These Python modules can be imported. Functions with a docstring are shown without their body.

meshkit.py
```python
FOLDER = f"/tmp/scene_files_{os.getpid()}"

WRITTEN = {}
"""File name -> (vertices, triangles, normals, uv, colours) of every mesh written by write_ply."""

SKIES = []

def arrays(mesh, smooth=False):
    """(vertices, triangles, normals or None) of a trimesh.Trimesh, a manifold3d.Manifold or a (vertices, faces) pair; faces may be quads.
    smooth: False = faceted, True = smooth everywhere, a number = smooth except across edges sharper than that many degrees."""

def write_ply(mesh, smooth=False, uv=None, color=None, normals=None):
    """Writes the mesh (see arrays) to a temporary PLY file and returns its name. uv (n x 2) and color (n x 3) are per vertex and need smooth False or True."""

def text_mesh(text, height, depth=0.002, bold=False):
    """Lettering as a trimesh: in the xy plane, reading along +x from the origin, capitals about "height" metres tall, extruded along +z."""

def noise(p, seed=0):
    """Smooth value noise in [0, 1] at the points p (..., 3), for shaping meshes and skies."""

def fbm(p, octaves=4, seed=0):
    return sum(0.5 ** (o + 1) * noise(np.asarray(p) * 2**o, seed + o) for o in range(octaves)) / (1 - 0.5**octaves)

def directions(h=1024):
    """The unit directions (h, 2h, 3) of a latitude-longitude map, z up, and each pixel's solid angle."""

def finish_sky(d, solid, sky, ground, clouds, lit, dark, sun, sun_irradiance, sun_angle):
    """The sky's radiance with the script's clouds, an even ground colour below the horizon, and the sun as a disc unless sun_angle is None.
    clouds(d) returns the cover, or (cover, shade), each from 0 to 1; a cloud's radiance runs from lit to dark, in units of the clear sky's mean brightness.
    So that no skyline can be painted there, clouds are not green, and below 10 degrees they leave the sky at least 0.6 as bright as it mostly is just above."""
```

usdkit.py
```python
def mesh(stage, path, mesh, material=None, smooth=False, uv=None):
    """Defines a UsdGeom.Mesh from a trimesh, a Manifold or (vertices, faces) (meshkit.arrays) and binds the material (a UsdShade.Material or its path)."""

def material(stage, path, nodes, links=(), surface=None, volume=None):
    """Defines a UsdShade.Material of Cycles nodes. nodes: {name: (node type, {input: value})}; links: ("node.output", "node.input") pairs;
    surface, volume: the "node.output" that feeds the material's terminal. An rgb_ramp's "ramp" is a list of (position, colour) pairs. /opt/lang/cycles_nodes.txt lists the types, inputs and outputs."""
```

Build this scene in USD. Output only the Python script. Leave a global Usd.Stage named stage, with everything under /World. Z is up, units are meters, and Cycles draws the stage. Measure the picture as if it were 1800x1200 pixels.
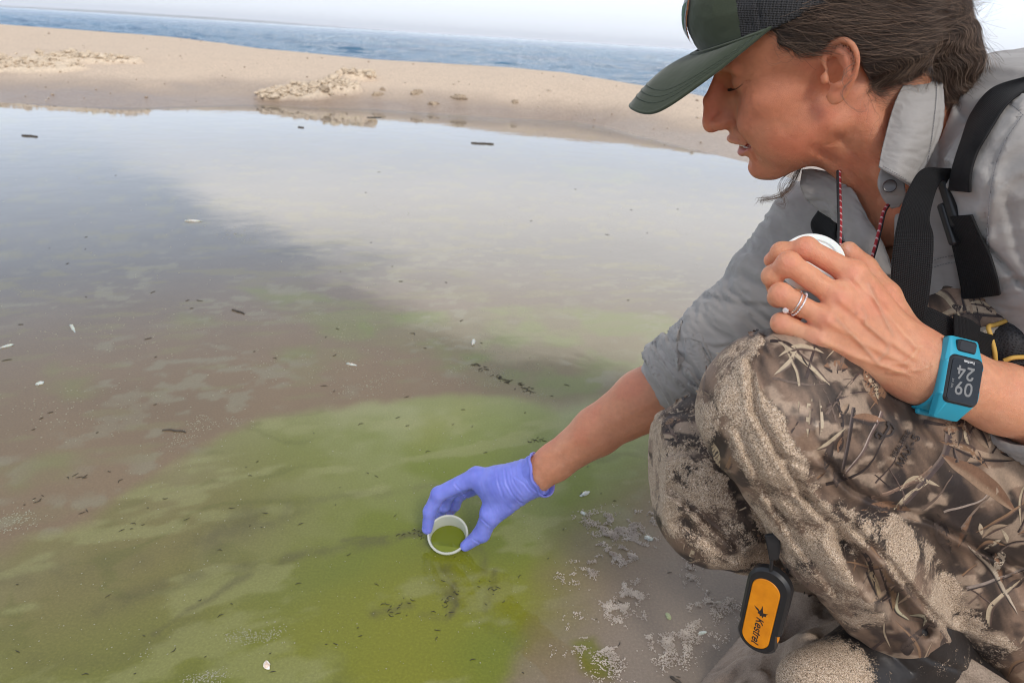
import math, random
import numpy as np, trimesh
from scipy.spatial import cKDTree
from scipy.optimize import least_squares
import usdkit, meshkit
from meshkit import noise, fbm
from pxr import Usd, UsdGeom, UsdLux, UsdShade, Gf, Sdf, Vt

stage = Usd.Stage.CreateInMemory()
UsdGeom.SetStageUpAxis(stage, UsdGeom.Tokens.z)
UsdGeom.SetStageMetersPerUnit(stage, 1.0)
UsdGeom.Xform.Define(stage, '/World')
UsdGeom.Scope.Define(stage, '/World/Looks')
T = Sdf.ValueTypeNames

# ---------------------------------------------------------------- camera
FPX, CX, CY = 1200.0, 900.0, 600.0           # a 24 mm lens on a 36 mm wide frame, in 1800-pixel units
PITCH, ROLL = math.radians(23.9), math.radians(3.5)
CAM = np.array([0.0, 0.0, 0.75])
_sp, _cp, _sr, _cr = math.sin(PITCH), math.cos(PITCH), math.sin(ROLL), math.cos(ROLL)
FWD = np.array([0, _cp, -_sp]); _U0 = np.array([0, _sp, _cp]); _R0 = np.array([1.0, 0, 0])
RIGHT = _cr * _R0 + _sr * _U0; UP = -_sr * _R0 + _cr * _U0
cam = UsdGeom.Camera.Define(stage, '/World/camera')
cam.AddTransformOp().Set(Gf.Matrix4d(*[float(x) for row in ((*RIGHT, 0), (*UP, 0), (*-FWD, 0), (*CAM, 1)) for x in row]))
cam.CreateFocalLengthAttr(24.0); cam.CreateHorizontalApertureAttr(36.0); cam.CreateVerticalApertureAttr(24.0)
cam.CreateClippingRangeAttr(Gf.Vec2f(0.02, 40000.0))
cam.CreateFStopAttr(11.0); cam.CreateFocusDistanceAttr(0.68)
cam.CreateExposureAttr(0.30)

# ---------------------------------------------------------------- sky and sun
SUN_EL, SUN_AZ = math.radians(43), math.radians(160)          # azimuth = atan2(x, y): behind the camera, to its right
sun = UsdLux.DistantLight.Define(stage, '/World/sun')
sun.CreateNormalizeAttr(True); sun.CreateIntensityAttr(0.4); sun.CreateAngleAttr(12.0); sun.CreateColorAttr(Gf.Vec3f(1.0, 0.94, 0.86))
_sd = np.array([math.sin(SUN_AZ) * math.cos(SUN_EL), math.cos(SUN_AZ) * math.cos(SUN_EL), math.sin(SUN_EL)])
def frame_from_z(z):
    z = z / np.linalg.norm(z); a = np.array([0, 0, 1.0]) if abs(z[2]) < 0.9 else np.array([1.0, 0, 0])
    x = np.cross(a, z); x /= np.linalg.norm(x); return x, np.cross(z, x), z
_x, _y, _z = frame_from_z(_sd)
sun.AddTransformOp().Set(Gf.Matrix4d(*[float(v) for row in ((*_x, 0), (*_y, 0), (*_z, 0), (0, 0, 5, 1)) for v in row]))
sky = UsdLux.DomeLight.Define(stage, '/World/sky')
SKY_STRENGTH = 0.1
# a bank of bright thin cloud covers the right part of the sky, hazy blue to the left of it
def _refl(px, py):
    d = FWD + RIGHT * (px - CX) / FPX + UP * (CY - py) / FPX
    d[2] = -d[2]; return d / np.linalg.norm(d)
_n = np.cross(_refl(395, 352), _refl(870, 560)); _n /= np.linalg.norm(_n)
if _n @ _refl(1000, 400) < 0: _n = -_n
sky_mat = usdkit.material(stage, '/World/Looks/sky', {
    'tc': ('texture_coordinate', {}),
    'sky': ('sky_texture', {'sky_type': 'single_scattering', 'sun_disc': False, 'sun_elevation': SUN_EL, 'sun_rotation': SUN_AZ, 'aerosol_density': 2.0}),
    'sep': ('separate_xyz', {}),
    'n1': ('noise_texture', {'scale': 2.3, 'detail': 7.0, 'roughness': 0.55, 'distortion': 0.4}),
    'sc': ('vector_math', {'math_type': 'multiply', 'vector2': (1, 1, 1.8)}),
    'dot': ('vector_math', {'math_type': 'dot_product', 'vector2': tuple(_n)}),
    'nz': ('math', {'math_type': 'multiply_add', 'value2': 0.34, 'value3': -0.17}),
    'add': ('math', {'math_type': 'add'}),
    'bank': ('map_range', {'range_type': 'smoothstep', 'from_min': -0.03, 'from_max': 0.05, 'to_min': 0.0, 'to_max': 1.0, 'clamp': True}),
    'hor': ('map_range', {'range_type': 'smoothstep', 'from_min': 0.0, 'from_max': 0.45, 'to_min': 0.96, 'to_max': 0.30, 'clamp': True}),
    'cc': ('rgb_ramp', {'ramp': [(0, (8.2, 8.7, 9.3)), (.03, (8.5, 9.0, 9.8)), (.10, (10.2, 11.4, 13.2)), (.17, (8.6, 10.0, 12.2)), (.30, (7.8, 9.0, 10.8)), (.42, (11, 11.8, 13)), (.55, (14.6, 14.7, 14.9)), (1, (15, 15, 15.2))]}),
    'cw': ('rgb_ramp', {'ramp': [(0, (8.2, 8.4, 8.7)), (.2, (14.6, 14.4, 14.2)), (.5, (16.5, 16.0, 15.4)), (1, (16.5, 16.0, 15.4))]}),
    'zb': ('map_range', {'range_type': 'smoothstep', 'from_min': 0.10, 'from_max': 0.24, 'to_min': 0.0, 'to_max': 0.94, 'clamp': True}),
    'bm': ('math', {'math_type': 'multiply'}), 'mix2': ('mix_color', {'use_clamp': False}),
    'mix': ('mix_color', {'use_clamp': False}),
    'bg': ('background_shader', {'strength': SKY_STRENGTH})},
    [('tc.generated', 'sep.vector'), ('tc.generated', 'sc.vector1'), ('sc.vector', 'n1.vector'), ('tc.generated', 'dot.vector1'),
     ('n1.fac', 'nz.value1'), ('nz.value', 'add.value1'), ('dot.value', 'add.value2'), ('add.value', 'bank.value'),
     ('sep.z', 'hor.value'), ('hor.result', 'mix.fac'), ('sep.z', 'zb.value'), ('zb.result', 'bm.value1'), ('bank.result', 'bm.value2'), ('sep.z', 'cw.fac'), ('mix.result', 'mix2.a'), ('cw.color', 'mix2.b'), ('bm.value', 'mix2.fac'), ('sky.color', 'mix.a'), ('sep.z', 'cc.fac'), ('cc.color', 'mix.b'), ('mix2.result', 'bg.color')], surface='bg.background')
UsdShade.MaterialBindingAPI.Apply(sky.GetPrim()).Bind(sky_mat)
sky.GetPrim().SetCustomDataByKey('kind', 'structure')

# ---------------------------------------------------------------- helpers
def P(px, py, d):                 # the point seen at a pixel of the 1800 x 1200 photograph, d metres deep
    return CAM + FWD * d + RIGHT * ((px - CX) / FPX * d) + UP * ((CY - py) / FPX * d)
def G(px, py, z=0.0):             # the same on the level z
    d = FWD + RIGHT * (px - CX) / FPX + UP * (CY - py) / FPX
    return CAM + d * ((z - CAM[2]) / d[2])
def PX(p):                        # pixel coordinates and depth of world points
    q = np.asarray(p, float) - CAM; d = q @ FWD; dd = np.maximum(d, 1e-3)
    return CX + FPX * (q @ RIGHT) / dd, CY - FPX * (q @ UP) / dd, d
_used = {}
def _path(name, parent=None):
    base = (parent.GetPath().pathString if parent is not None else '/World') + '/' + name
    k = _used.get(base, -1) + 1; _used[base] = k
    return base if k == 0 else f'{base}_{k:03d}'
def tag(prim, label=None, cat=None, group=None, kind=None):
    for k, v in (('label', label), ('category', cat), ('group', group), ('kind', kind)):
        if v: prim.SetCustomDataByKey(k, v)
    return prim
def thing(name, label, cat, group=None, loc=(0, 0, 0)):
    x = UsdGeom.Xform.Define(stage, _path(name)); x.AddTranslateOp().Set(Gf.Vec3d(*map(float, loc)))
    return tag(x.GetPrim(), label, cat, group)
def obj(name, mesh, mat, parent=None, smooth=True, attrs=None, label=None, uv=None):
    m = usdkit.mesh(stage, _path(name, parent), mesh, mat, smooth=smooth, uv=uv)
    for k, v in (attrs or {}).items():
        v = np.asarray(v, np.float32)
        if v.ndim == 2:
            UsdGeom.PrimvarsAPI(m).CreatePrimvar(k, T.Color3fArray, 'vertex').Set(Vt.Vec3fArray.FromNumpy(v))
        else:
            UsdGeom.PrimvarsAPI(m).CreatePrimvar(k, T.FloatArray, 'vertex').Set(Vt.FloatArray.FromNumpy(v))
    m.CreateDoubleSidedAttr(True)
    if label: tag(m.GetPrim(), label)
    return m.GetPrim()
def S(a, b, x):
    t = np.clip((np.asarray(x, float) - a) / (b - a), 0, 1); return t * t * (3 - 2 * t)
def mixc(a, b, t):
    t = np.asarray(t)[..., None]; return np.asarray(a) * (1 - t) + np.asarray(b) * t
def polydist(p, pts):             # distance of 2-D points to a polyline
    pts = np.asarray(pts, float); best = np.full(len(p), 1e9)
    for a, b in zip(pts[:-1], pts[1:]):
        ab = b - a; t = np.clip(((p - a) @ ab) / max(ab @ ab, 1e-12), 0, 1)
        best = np.minimum(best, np.hypot(*(p - a - t[:, None] * ab).T))
    return best
def inside(p, poly):
    poly = np.asarray(poly, float); x, y = p.T; c = np.zeros(len(p), bool)
    for (x0, y0), (x1, y1) in zip(poly, np.roll(poly, -1, 0)):
        k = (y0 > y) != (y1 > y)
        c ^= k & (x < (x1 - x0) * (y - y0) / ((y1 - y0) if y1 != y0 else 1e-12) + x0)
    return c
def sdist(p, poly):               # signed distance to a closed polygon, negative inside
    d = polydist(p, np.vstack([poly, poly[:1]])); return np.where(inside(p, poly), -d, d)
def gridfaces(n, m):
    i = np.arange(n * m).reshape(n, m)
    return np.stack([i[:-1, :-1], i[:-1, 1:], i[1:, 1:], i[1:, :-1]], -1).reshape(-1, 4)
def mat(name, nodes, links, surface): return usdkit.material(stage, '/World/Looks/' + name, nodes, links, surface=surface)
rng = np.random.default_rng(7)
# ---------------------------------------------------------------- ground, pool, lake
EDGE = [(-900,60),(-300,150),(0,180),(80,184),(150,188),(250,190),(330,187),(420,184),(470,184),(540,189),(650,191),(800,202),(900,208),(1000,213),(1060,222),(1100,232),(1200,258),(1310,285),(1420,325),(1560,390),(1800,500)]
_e = np.array([G(*q)[:2] for q in EDGE])
_near = np.array([G(1480,860)[:2], G(1440,960)[:2], G(1385,1035)[:2], G(1330,1085)[:2], G(1292,1130)[:2], G(1240,1190)[:2], G(1160,1300)[:2], (0.2,-0.1), (0.0,-0.9), (-2.5,-1.3), (-9,0)])
POOL = np.vstack([_e, _near])
CREST = [(-900,-14,15),(-300,24,15),(0,43,14.5),(300,65,13),(450,85,11.5),(650,105,10.5),(900,120,9.6),(1000,130,9.2),(1110,150,8.6),(1200,166,8.2),(1400,215,7.6),(1700,300,7)]
_ct, _cr2, _ch = [], [], []
for px, py, D in CREST:
    d = FWD + RIGHT * (px - CX) / FPX + UP * (CY - py) / FPX
    _ct.append(math.atan2(d[0], d[1])); _cr2.append(D); _ch.append(CAM[2] + d[2] / math.hypot(d[0], d[1]) * D)
CLUMPS = []
def ground_h(x, y):
    p = np.stack([x, y], -1); s = sdist(p, POOL)
    th, r = np.arctan2(x, y), np.hypot(x, y)
    rc, hc = np.interp(th, _ct, _cr2), np.interp(th, _ct, _ch)
    wob = fbm(np.stack([x * .9, y * .9, 0 * x], -1), 3, 3) - .5
    far = S(1.5, 3.5, r) * (y > 0)
    # sandbar: rises from the pool's edge to its crest, then falls into the lake
    t = np.clip(s / np.maximum(rc - r + s, .3), 0, 1.0)
    bar = hc * (1 - (1 - t) ** 1.8) + .05 * wob * S(0, .6, s)
    over = np.maximum(r - rc, 0); bar = np.where(over > 0, hc - .012 * over ** 2 - .02 * over, bar)
    bar = np.maximum(bar, -2.0)
    bank = .055 * (1 - np.exp(-np.maximum(s, 0) / .05)) + .05 * S(.2, 1.5, s)
    hi = np.where(s > 0, far * bar + (1 - far) * bank, -.02 - .1 * S(0, .9, -s) )
    hi = np.where(s <= 0, np.where(s > -.12, s * .17, hi), hi)
    cl = np.zeros_like(x)
    for c, a, b in CLUMPS:
        q = np.stack([(x - c[0]) / a, (y - c[1]) / (b * 1.6), 0 * x], -1)
        m = np.exp(-((q[..., 0] ** 2 + q[..., 1] ** 2) * 1.3)) + .35 * (fbm(np.stack([x * 3, y * 3, 0 * x], -1), 3, 11) - .5)
        cl = np.maximum(cl, S(.45, .53, m))
    ln = fbm(np.stack([x * 9, y * 9, 0 * x], -1), 4, 5)
    k = cl > 0; fine = np.zeros_like(x); fine[k] = 1 - np.abs(2 * fbm(np.stack([x[k] * 16, y[k] * 10, 0 * x[k]], -1), 4, 6) - 1)
    hi = hi + cl * (.008 + .05 * ln + .10 * (fine - .45)) * np.where(x < -2.2, .6, 1) * S(0.02, .2, s)
    # lumps of trodden wet sand on the near bank
    nb = (1 - far) * S(0.0, .03, s)
    l1 = fbm(np.stack([x * 6.5, y * 6.5, 0 * x], -1), 3, 21)
    hi = hi + nb * (.055 * S(.42, .60, l1) + .040 * S(.45, .58, fbm(np.stack([x * 15, y * 13, 0 * x], -1), 2, 25)) + .025 * (1 - np.abs(2 * fbm(np.stack([x * 14 + y * 6, y * 9, 0 * x], -1), 3, 22) - 1)) + .030 * (fbm(np.stack([x * 26, y * 22, 0 * x], -1), 3, 19) - .35) + .016 * fbm(np.stack([x * 60, y * 60, 0 * x], -1), 3, 9) - .060)
    return hi, s, cl, far
def hit(px, py):
    ray = FWD + RIGHT * (px - CX) / FPX + UP * (CY - py) / FPX; q = CAM + ray / np.linalg.norm(ray) * np.linspace(3.5, 16, 2500)[:, None]; g_ = ground_h(q[:, 0], q[:, 1])[0]; return q[np.argmax(g_ > q[:, 2])]
CLUMPS = [(hit(px, py), a, b) for px, py, a, b in ((20, 118, 1.15, .30), (140, 106, .9, .22), (-120, 118, 1.2, .3), (535, 164, .40, .24), (590, 157, .34, .2), (490, 169, .28, .18), (625, 138, .28, .1))]
def polar(ths, rs):
    th, r = np.meshgrid(ths, rs); return (r * np.sin(th)).ravel(), (r * np.cos(th)).ravel()
ths = np.concatenate([np.linspace(-math.pi, -.80, 36)[:-1], np.linspace(-.74, .72, 340), np.linspace(.80, math.pi, 36)[1:]])
rs = np.concatenate([np.geomspace(.12, .55, 20)[:-1], np.linspace(.55, 1.45, 190)[:-1], np.geomspace(1.5, 4.6, 50)[:-1], np.linspace(4.6, 10, 230)[:-1], np.geomspace(10, 90, 60)])
x, y = polar(ths, rs); h, s, cl, far = ground_h(x, y)
gv = np.stack([x, y, h], -1)
wet = 1 - S(.02, .21, h + .09 * (fbm(np.stack([x * 2, y * 2, 0 * x], -1), 3, 2) - .5))
wet = np.maximum(wet, (1 - far) * .75)
sand_mat = mat('sand', {
    'geo': ('geometry', {}), 'wet': ('attribute', {'attribute': 'wet'}), 'cl': ('attribute', {'attribute': 'clump'}),
    'n1': ('noise_texture', {'scale': 700.0, 'detail': 3.0, 'roughness': .8}), 'n2': ('noise_texture', {'scale': 3.0, 'detail': 6.0, 'roughness': .6}),
    'n3': ('noise_texture', {'scale': 45.0, 'detail': 5.0, 'roughness': .7}),
    'dry': ('rgb_ramp', {'ramp': [(.3, (.38, .30, .23)), (.5, (.60, .485, .375)), (.75, (.70, .59, .475))]}),
    'damp': ('rgb_ramp', {'ramp': [(.3, (.18, .132, .1)), (.5, (.29, .22, .17)), (.72, (.38, .295, .225))]}),
    'w2': ('math', {'math_type': 'multiply_add', 'value2': .5, 'value3': -.25}), 'w3': ('math', {'math_type': 'add', 'use_clamp': True}),
    'mixw': ('mix_color', {}), 'mixc': ('mix_color', {'b': (.74, .63, .48)}), 'cf': ('math', {'math_type': 'multiply', 'value2': .55}),
    'tone': ('mix_color', {'blend_type': 'multiply', 'fac': .75}), 'tr': ('rgb_ramp', {'ramp': [(.35, (.72, .7, .68)), (.65, (1.15, 1.13, 1.1))]}),
    'rough': ('map_range', {'from_min': 0, 'from_max': 1, 'to_min': .95, 'to_max': .30}),
    'b1': ('bump', {'strength': .8, 'distance': .002}), 'b2': ('bump', {'strength': .6, 'distance': .012}),
    'p': ('principled_bsdf', {})},
    [('geo.position', 'n1.vector'), ('geo.position', 'n2.vector'), ('geo.position', 'n3.vector'), ('n1.fac', 'dry.fac'), ('n1.fac', 'damp.fac'),
     ('n2.fac', 'w2.value1'), ('w2.value', 'w3.value1'), ('wet.fac', 'w3.value2'), ('w3.value', 'mixw.fac'), ('dry.color', 'mixw.a'), ('damp.color', 'mixw.b'),
     ('cl.fac', 'cf.value1'), ('cf.value', 'mixc.fac'), ('mixw.result', 'mixc.a'), ('mixc.result', 'tone.a'), ('n3.fac', 'tr.fac'), ('tr.color', 'tone.b'), ('tone.result', 'p.base_color'),
     ('w3.value', 'rough.value'), ('rough.result', 'p.roughness'), ('n3.fac', 'b2.height'), ('n1.fac', 'b1.height'), ('b2.normal', 'b1.normal'), ('b1.normal', 'p.normal')], 'p.BSDF')
tag(obj('sand_ground', (gv, gridfaces(len(rs), len(ths))), sand_mat, attrs={'wet': wet, 'clump': cl}), kind='structure')

# --- the pool: a level sheet; the colour is the algae and silt that float in it, plus some painted reflection
px_ = np.linspace(-1.02, 1.02, 560); rr = np.concatenate([np.geomspace(.3, 2.6, 400)[:-1], np.geomspace(2.6, 14, 90)])
ths2 = np.concatenate([np.linspace(-math.pi, -.78, 30)[:-1], np.linspace(-.78, .55, 430), np.linspace(.55, math.pi, 30)[1:]])
x, y = polar(ths2, rr); p2 = np.stack([x, y], -1); sd = sdist(p2, POOL)
q3 = np.stack([x, y, 0 * x], -1)
w1 = np.stack([fbm(q3 * 5, 4, 31), fbm(q3 * 5, 4, 32)], -1) - .5
w2 = np.stack([fbm(q3 * 22, 4, 33), fbm(q3 * 22, 4, 34)], -1) - .5
def gp(l): return np.array([G(*q)[:2] for q in l])
pw = p2 + .05 * w1 + .018 * w2
DENSE = gp([(-500,1250),(-300,1000),(0,965),(60,935),(170,905),(230,862),(330,802),(380,776),(460,742),(560,720),(640,714),(740,697),(840,691),(900,697),(980,712),(1060,700),(1170,690),(1190,760),(1150,850),(1080,905),(1010,950),(960,1010),(975,1060),(940,1110),(900,1160),(860,1210),(700,1400),(0,1700)])
dg = sdist(p2 + .06 * w1 + .03 * w2, DENSE)
_pxx = PX(q3)[0]; fade = .026 + .10 * S(880, 1010, _pxx) * S(.0, .9, 1.6 - np.hypot(x, y)); lum = 1 - S(-1, 1, dg / fade)                       # sharp upper front, softer to the right
soft = S(-.3, .05, -sdist(p2 + .06 * w1, gp([(-900,1400),(-200,900),(330,840),(480,770),(900,720),(1100,740),(1080,860),(980,960),(900,1050),(860,1200),(700,1500)])))
green = lum * (.55 + .45 * soft)
n_b = fbm(q3 * 7, 4, 41); n_c = fbm(q3 * 3, 3, 42)
# thinner green veils beyond the front
veil = 0
for poly, a in (([(430,505),(520,498),(640,540),(560,540),(470,520)], .55), ([(520,540),(640,548),(660,600),(600,618),(560,580)], .5), ([(620,560),(900,545),(1180,560),(1200,700),(900,690),(760,640),(640,610)], .75),
                ([(480,630),(600,618),(640,640),(560,652)], .6), ([(90,640),(150,655),(160,690),(110,690)], .4), ([(330,550),(380,556),(370,572),(330,566)], .4), ([(0,840),(70,820),(60,850),(0,870)], .5), ([(980,290),(1120,300),(1130,325),(1000,315)], .3)):
    veil = np.maximum(veil, a * (1 - S(-.03, .05, sdist(p2 + .14 * w1 + .05 * w2, gp(poly)))) * (.35 + .9 * S(.38, .6, n_b)))
# brown plumes and dark threads inside the green; those below the cup also paint its dark reflection
plume_refl = 0
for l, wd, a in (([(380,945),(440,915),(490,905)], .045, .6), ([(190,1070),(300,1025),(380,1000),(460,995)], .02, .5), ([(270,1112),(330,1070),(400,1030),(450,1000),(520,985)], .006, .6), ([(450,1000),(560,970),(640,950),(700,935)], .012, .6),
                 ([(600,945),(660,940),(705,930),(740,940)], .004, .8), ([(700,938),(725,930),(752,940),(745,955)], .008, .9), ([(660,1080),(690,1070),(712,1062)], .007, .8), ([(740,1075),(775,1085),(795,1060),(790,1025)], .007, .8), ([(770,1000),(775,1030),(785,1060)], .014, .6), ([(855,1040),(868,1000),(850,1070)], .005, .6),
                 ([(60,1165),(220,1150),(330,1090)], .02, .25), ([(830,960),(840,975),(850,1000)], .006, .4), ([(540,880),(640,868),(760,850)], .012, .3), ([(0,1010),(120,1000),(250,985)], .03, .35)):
    plume_refl = np.maximum(plume_refl, a * np.exp(-(polydist(p2 + .03 * w1 + .02 * w2, gp(l)) / wd) ** 2) * (.5 + .9 * S(.35, .62, fbm(q3 * 34, 3, 51))))
left_br = np.exp(-((p2 - G(150, 930)[:2]) ** 2).sum(-1) / .12)
streak = S(.56, .70, fbm(np.stack([x * 9 + y * 3, y * 26 - x * 8, 0 * x], -1), 4, 61))
col_brown = np.array([.165, .116, .066]); col_green = np.array([.150, .172, .010]); col_grey = np.array([.10, .10, .098])
near_y = y
col = mixc(col_brown, col_grey, .75 * S(1.45, 2.7, np.hypot(x, y)))                 # silt near, darker deep water farther out
col = col * (.86 + .28 * fbm(q3 * 4, 4, 44))[:, None]
col = mixc(col, np.array([.15, .16, .05]), veil)
mot = S(.53, .66, fbm(np.stack([x * 20 + y * 6, y * 30 - x * 8, 0 * x], -1), 4, 66)) * S(.40, .62, fbm(q3 * 5, 3, 67))
col = mixc(col, np.array([.205, .19, .125]), .55 * mot * S(.8, 1.1, np.hypot(x, y)) * (1 - S(2.2, 3.2, np.hypot(x, y))))
col = mixc(col, np.array([.17, .15, .07]), .45 * streak * (1 - green) * S(.9, 1.4, np.hypot(x, y)))
gcol = mixc(np.array([.125, .155, .014]), np.array([.175, .18, .014]), S(.35, .65, n_c))
gcol = mixc(gcol, np.array([.245, .255, .115]), .9 * S(1.0, 1.55, np.hypot(x, y) + .25 * (n_b - .5)) + .25 * S(.5, .7, n_b)); gcol = mixc(gcol, col_brown, .62 * np.clip(left_br * 1.2, 0, 1))  # farther green made paler: sky reflection painted into the algae colour
fil = S(.90, .985, 1 - np.abs(2 * fbm(np.stack([x * 5 + y * 2.5 + w1[:, 0], y * 10 - x * 3 + w1[:, 1], 0 * x], -1), 4, 63) - 1)) * S(.42, .62, fbm(q3 * 4 + 5, 3, 64))
gcol = mixc(gcol, np.array([.095, .10, .022]), .42 * fil); gcol = mixc(gcol, np.array([.24, .24, .10]), .45 * S(.55, .68, fbm(np.stack([x * 9 + y * 4, y * 22 - x * 9, 0 * x], -1), 4, 65)))
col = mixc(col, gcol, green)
col = mixc(col, np.array([.075, .064, .03]), np.clip(plume_refl * (.3 + .7 * green), 0, 1) * .62)
bright = 1 - S(-.008, .012, sdist(p2 + .02 * w1 + .02 * w2, gp([(1000,1130),(1040,1122),(1078,1172),(1066,1196),(1015,1180)])))
col = mixc(col, np.array([.13, .155, .008]), .6 * bright)
shal = S(-.25, -.02, sdist(p2 + .05 * w1, np.vstack([POOL])) ) * (y < 1.6)
col = mixc(col, np.array([.285, .235, .190]), .9 * S(-.30, -.05, sdist(p2 + .05 * w1, POOL)) * (y < 1.5) * (1 - green) * (1 - bright)); opac = np.clip(1 - .35 * shal * (1 - green) * (1 - bright), 0, 1)
water_mat = mat('pool_water', {
    'geo': ('geometry', {}), 'col': ('attribute', {'attribute': 'algae'}), 'op': ('attribute', {'attribute': 'opacity'}),
    'nb': ('noise_texture', {'scale': 5.0, 'detail': 3.0, 'roughness': .5, 'distortion': .3}), 'ns': ('noise_texture', {'scale': 260.0, 'detail': 3.0, 'roughness': .7}),
    'bump': ('bump', {'strength': .22, 'distance': .004}),
    'sp': ('rgb_ramp', {'ramp': [(.3, (.8, .8, .8)), (.55, (1, 1, 1)), (.78, (1.35, 1.32, 1.25))]}),
    'mul': ('mix_color', {'blend_type': 'multiply', 'fac': .8, 'use_clamp': False}),
    'dif': ('diffuse_bsdf', {}), 'tr': ('transparent_bsdf', {'color': (.78, .74, .62)}), 'body': ('mix_closure', {}),
    'fr': ('fresnel', {'IOR': 1.42}), 'gl': ('glossy_bsdf', {'color': (1, 1, 1), 'roughness': .035}), 'out': ('mix_closure', {})},
    [('geo.position', 'nb.vector'), ('geo.position', 'ns.vector'), ('nb.fac', 'bump.height'), ('ns.fac', 'sp.fac'), ('col.color', 'mul.a'), ('sp.color', 'mul.b'), ('mul.result', 'dif.color'),
     ('op.fac', 'body.fac'), ('tr.BSDF', 'body.closure1'), ('dif.BSDF', 'body.closure2'), ('bump.normal', 'fr.normal'), ('bump.normal', 'gl.normal'), ('fr.fac', 'out.fac'), ('body.closure', 'out.closure1'), ('gl.BSDF', 'out.closure2')], 'out.closure')
wf = gridfaces(len(rr), len(ths2)); keep = (sd[wf] < .12).any(1)
ids, inv = np.unique(wf[keep], return_inverse=True)
tag(obj('pool_water', (np.stack([x, y, 0 * x], -1)[ids], inv.reshape(-1, 4)), water_mat, attrs={'algae': col[ids], 'opacity': opac[ids]}), kind='structure')

# --- the lake beyond the sandbar, with small wind waves
rl = np.concatenate([np.geomspace(8, 120, 230)[:-1], np.geomspace(120, 14000, 60)]); tl = np.concatenate([np.linspace(-2.4, -.75, 40)[:-1], np.linspace(-.75, .62, 330), np.linspace(.75, 2.4, 40)[1:]])
x, y = polar(tl, rl); r = np.hypot(x, y)
wv = fbm(np.stack([x * .35 + y * .05, y * 1.05, 0 * x], -1), 4, 71); wv2 = 1 - np.abs(2 * fbm(np.stack([x * .22, y * .6 + 7, 0 * x], -1), 3, 72) - 1)
z = -.16 + (.42 * (wv - .5) + .18 * (wv2 - .75)) * (1 - S(100, 400, r)) * S(6, 14, r)
lake_mat = mat('lake_water', {
    'geo': ('geometry', {}), 'sc': ('vector_math', {'math_type': 'multiply', 'vector2': (.5, 1.5, 1)}),
    'n': ('noise_texture', {'scale': 1.1, 'detail': 6.0, 'roughness': .65}), 'bump': ('bump', {'strength': 1.0, 'distance': .22}),
    'n2': ('noise_texture', {'scale': .09, 'detail': 3.0}), 'ra': ('rgb_ramp', {'ramp': [(.35, (.008, .06, .13)), (.65, (.025, .11, .19))]}),
    'd': ('diffuse_bsdf', {}), 'g': ('glossy_bsdf', {'color': (1, 1, 1), 'roughness': .12}), 'f': ('fresnel', {'IOR': 1.33}), 'o': ('mix_closure', {})},
    [('geo.position', 'sc.vector1'), ('sc.vector', 'n.vector'), ('sc.vector', 'n2.vector'), ('n.fac', 'bump.height'), ('n2.fac', 'ra.fac'), ('ra.color', 'd.color'), ('bump.normal', 'g.normal'), ('bump.normal', 'f.normal'), ('f.fac', 'o.fac'), ('d.BSDF', 'o.closure1'), ('g.BSDF', 'o.closure2')], 'o.closure')
tag(obj('lake_water', (np.stack([x, y, z], -1), gridfaces(len(rl), len(tl))), lake_mat), kind='structure')
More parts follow.
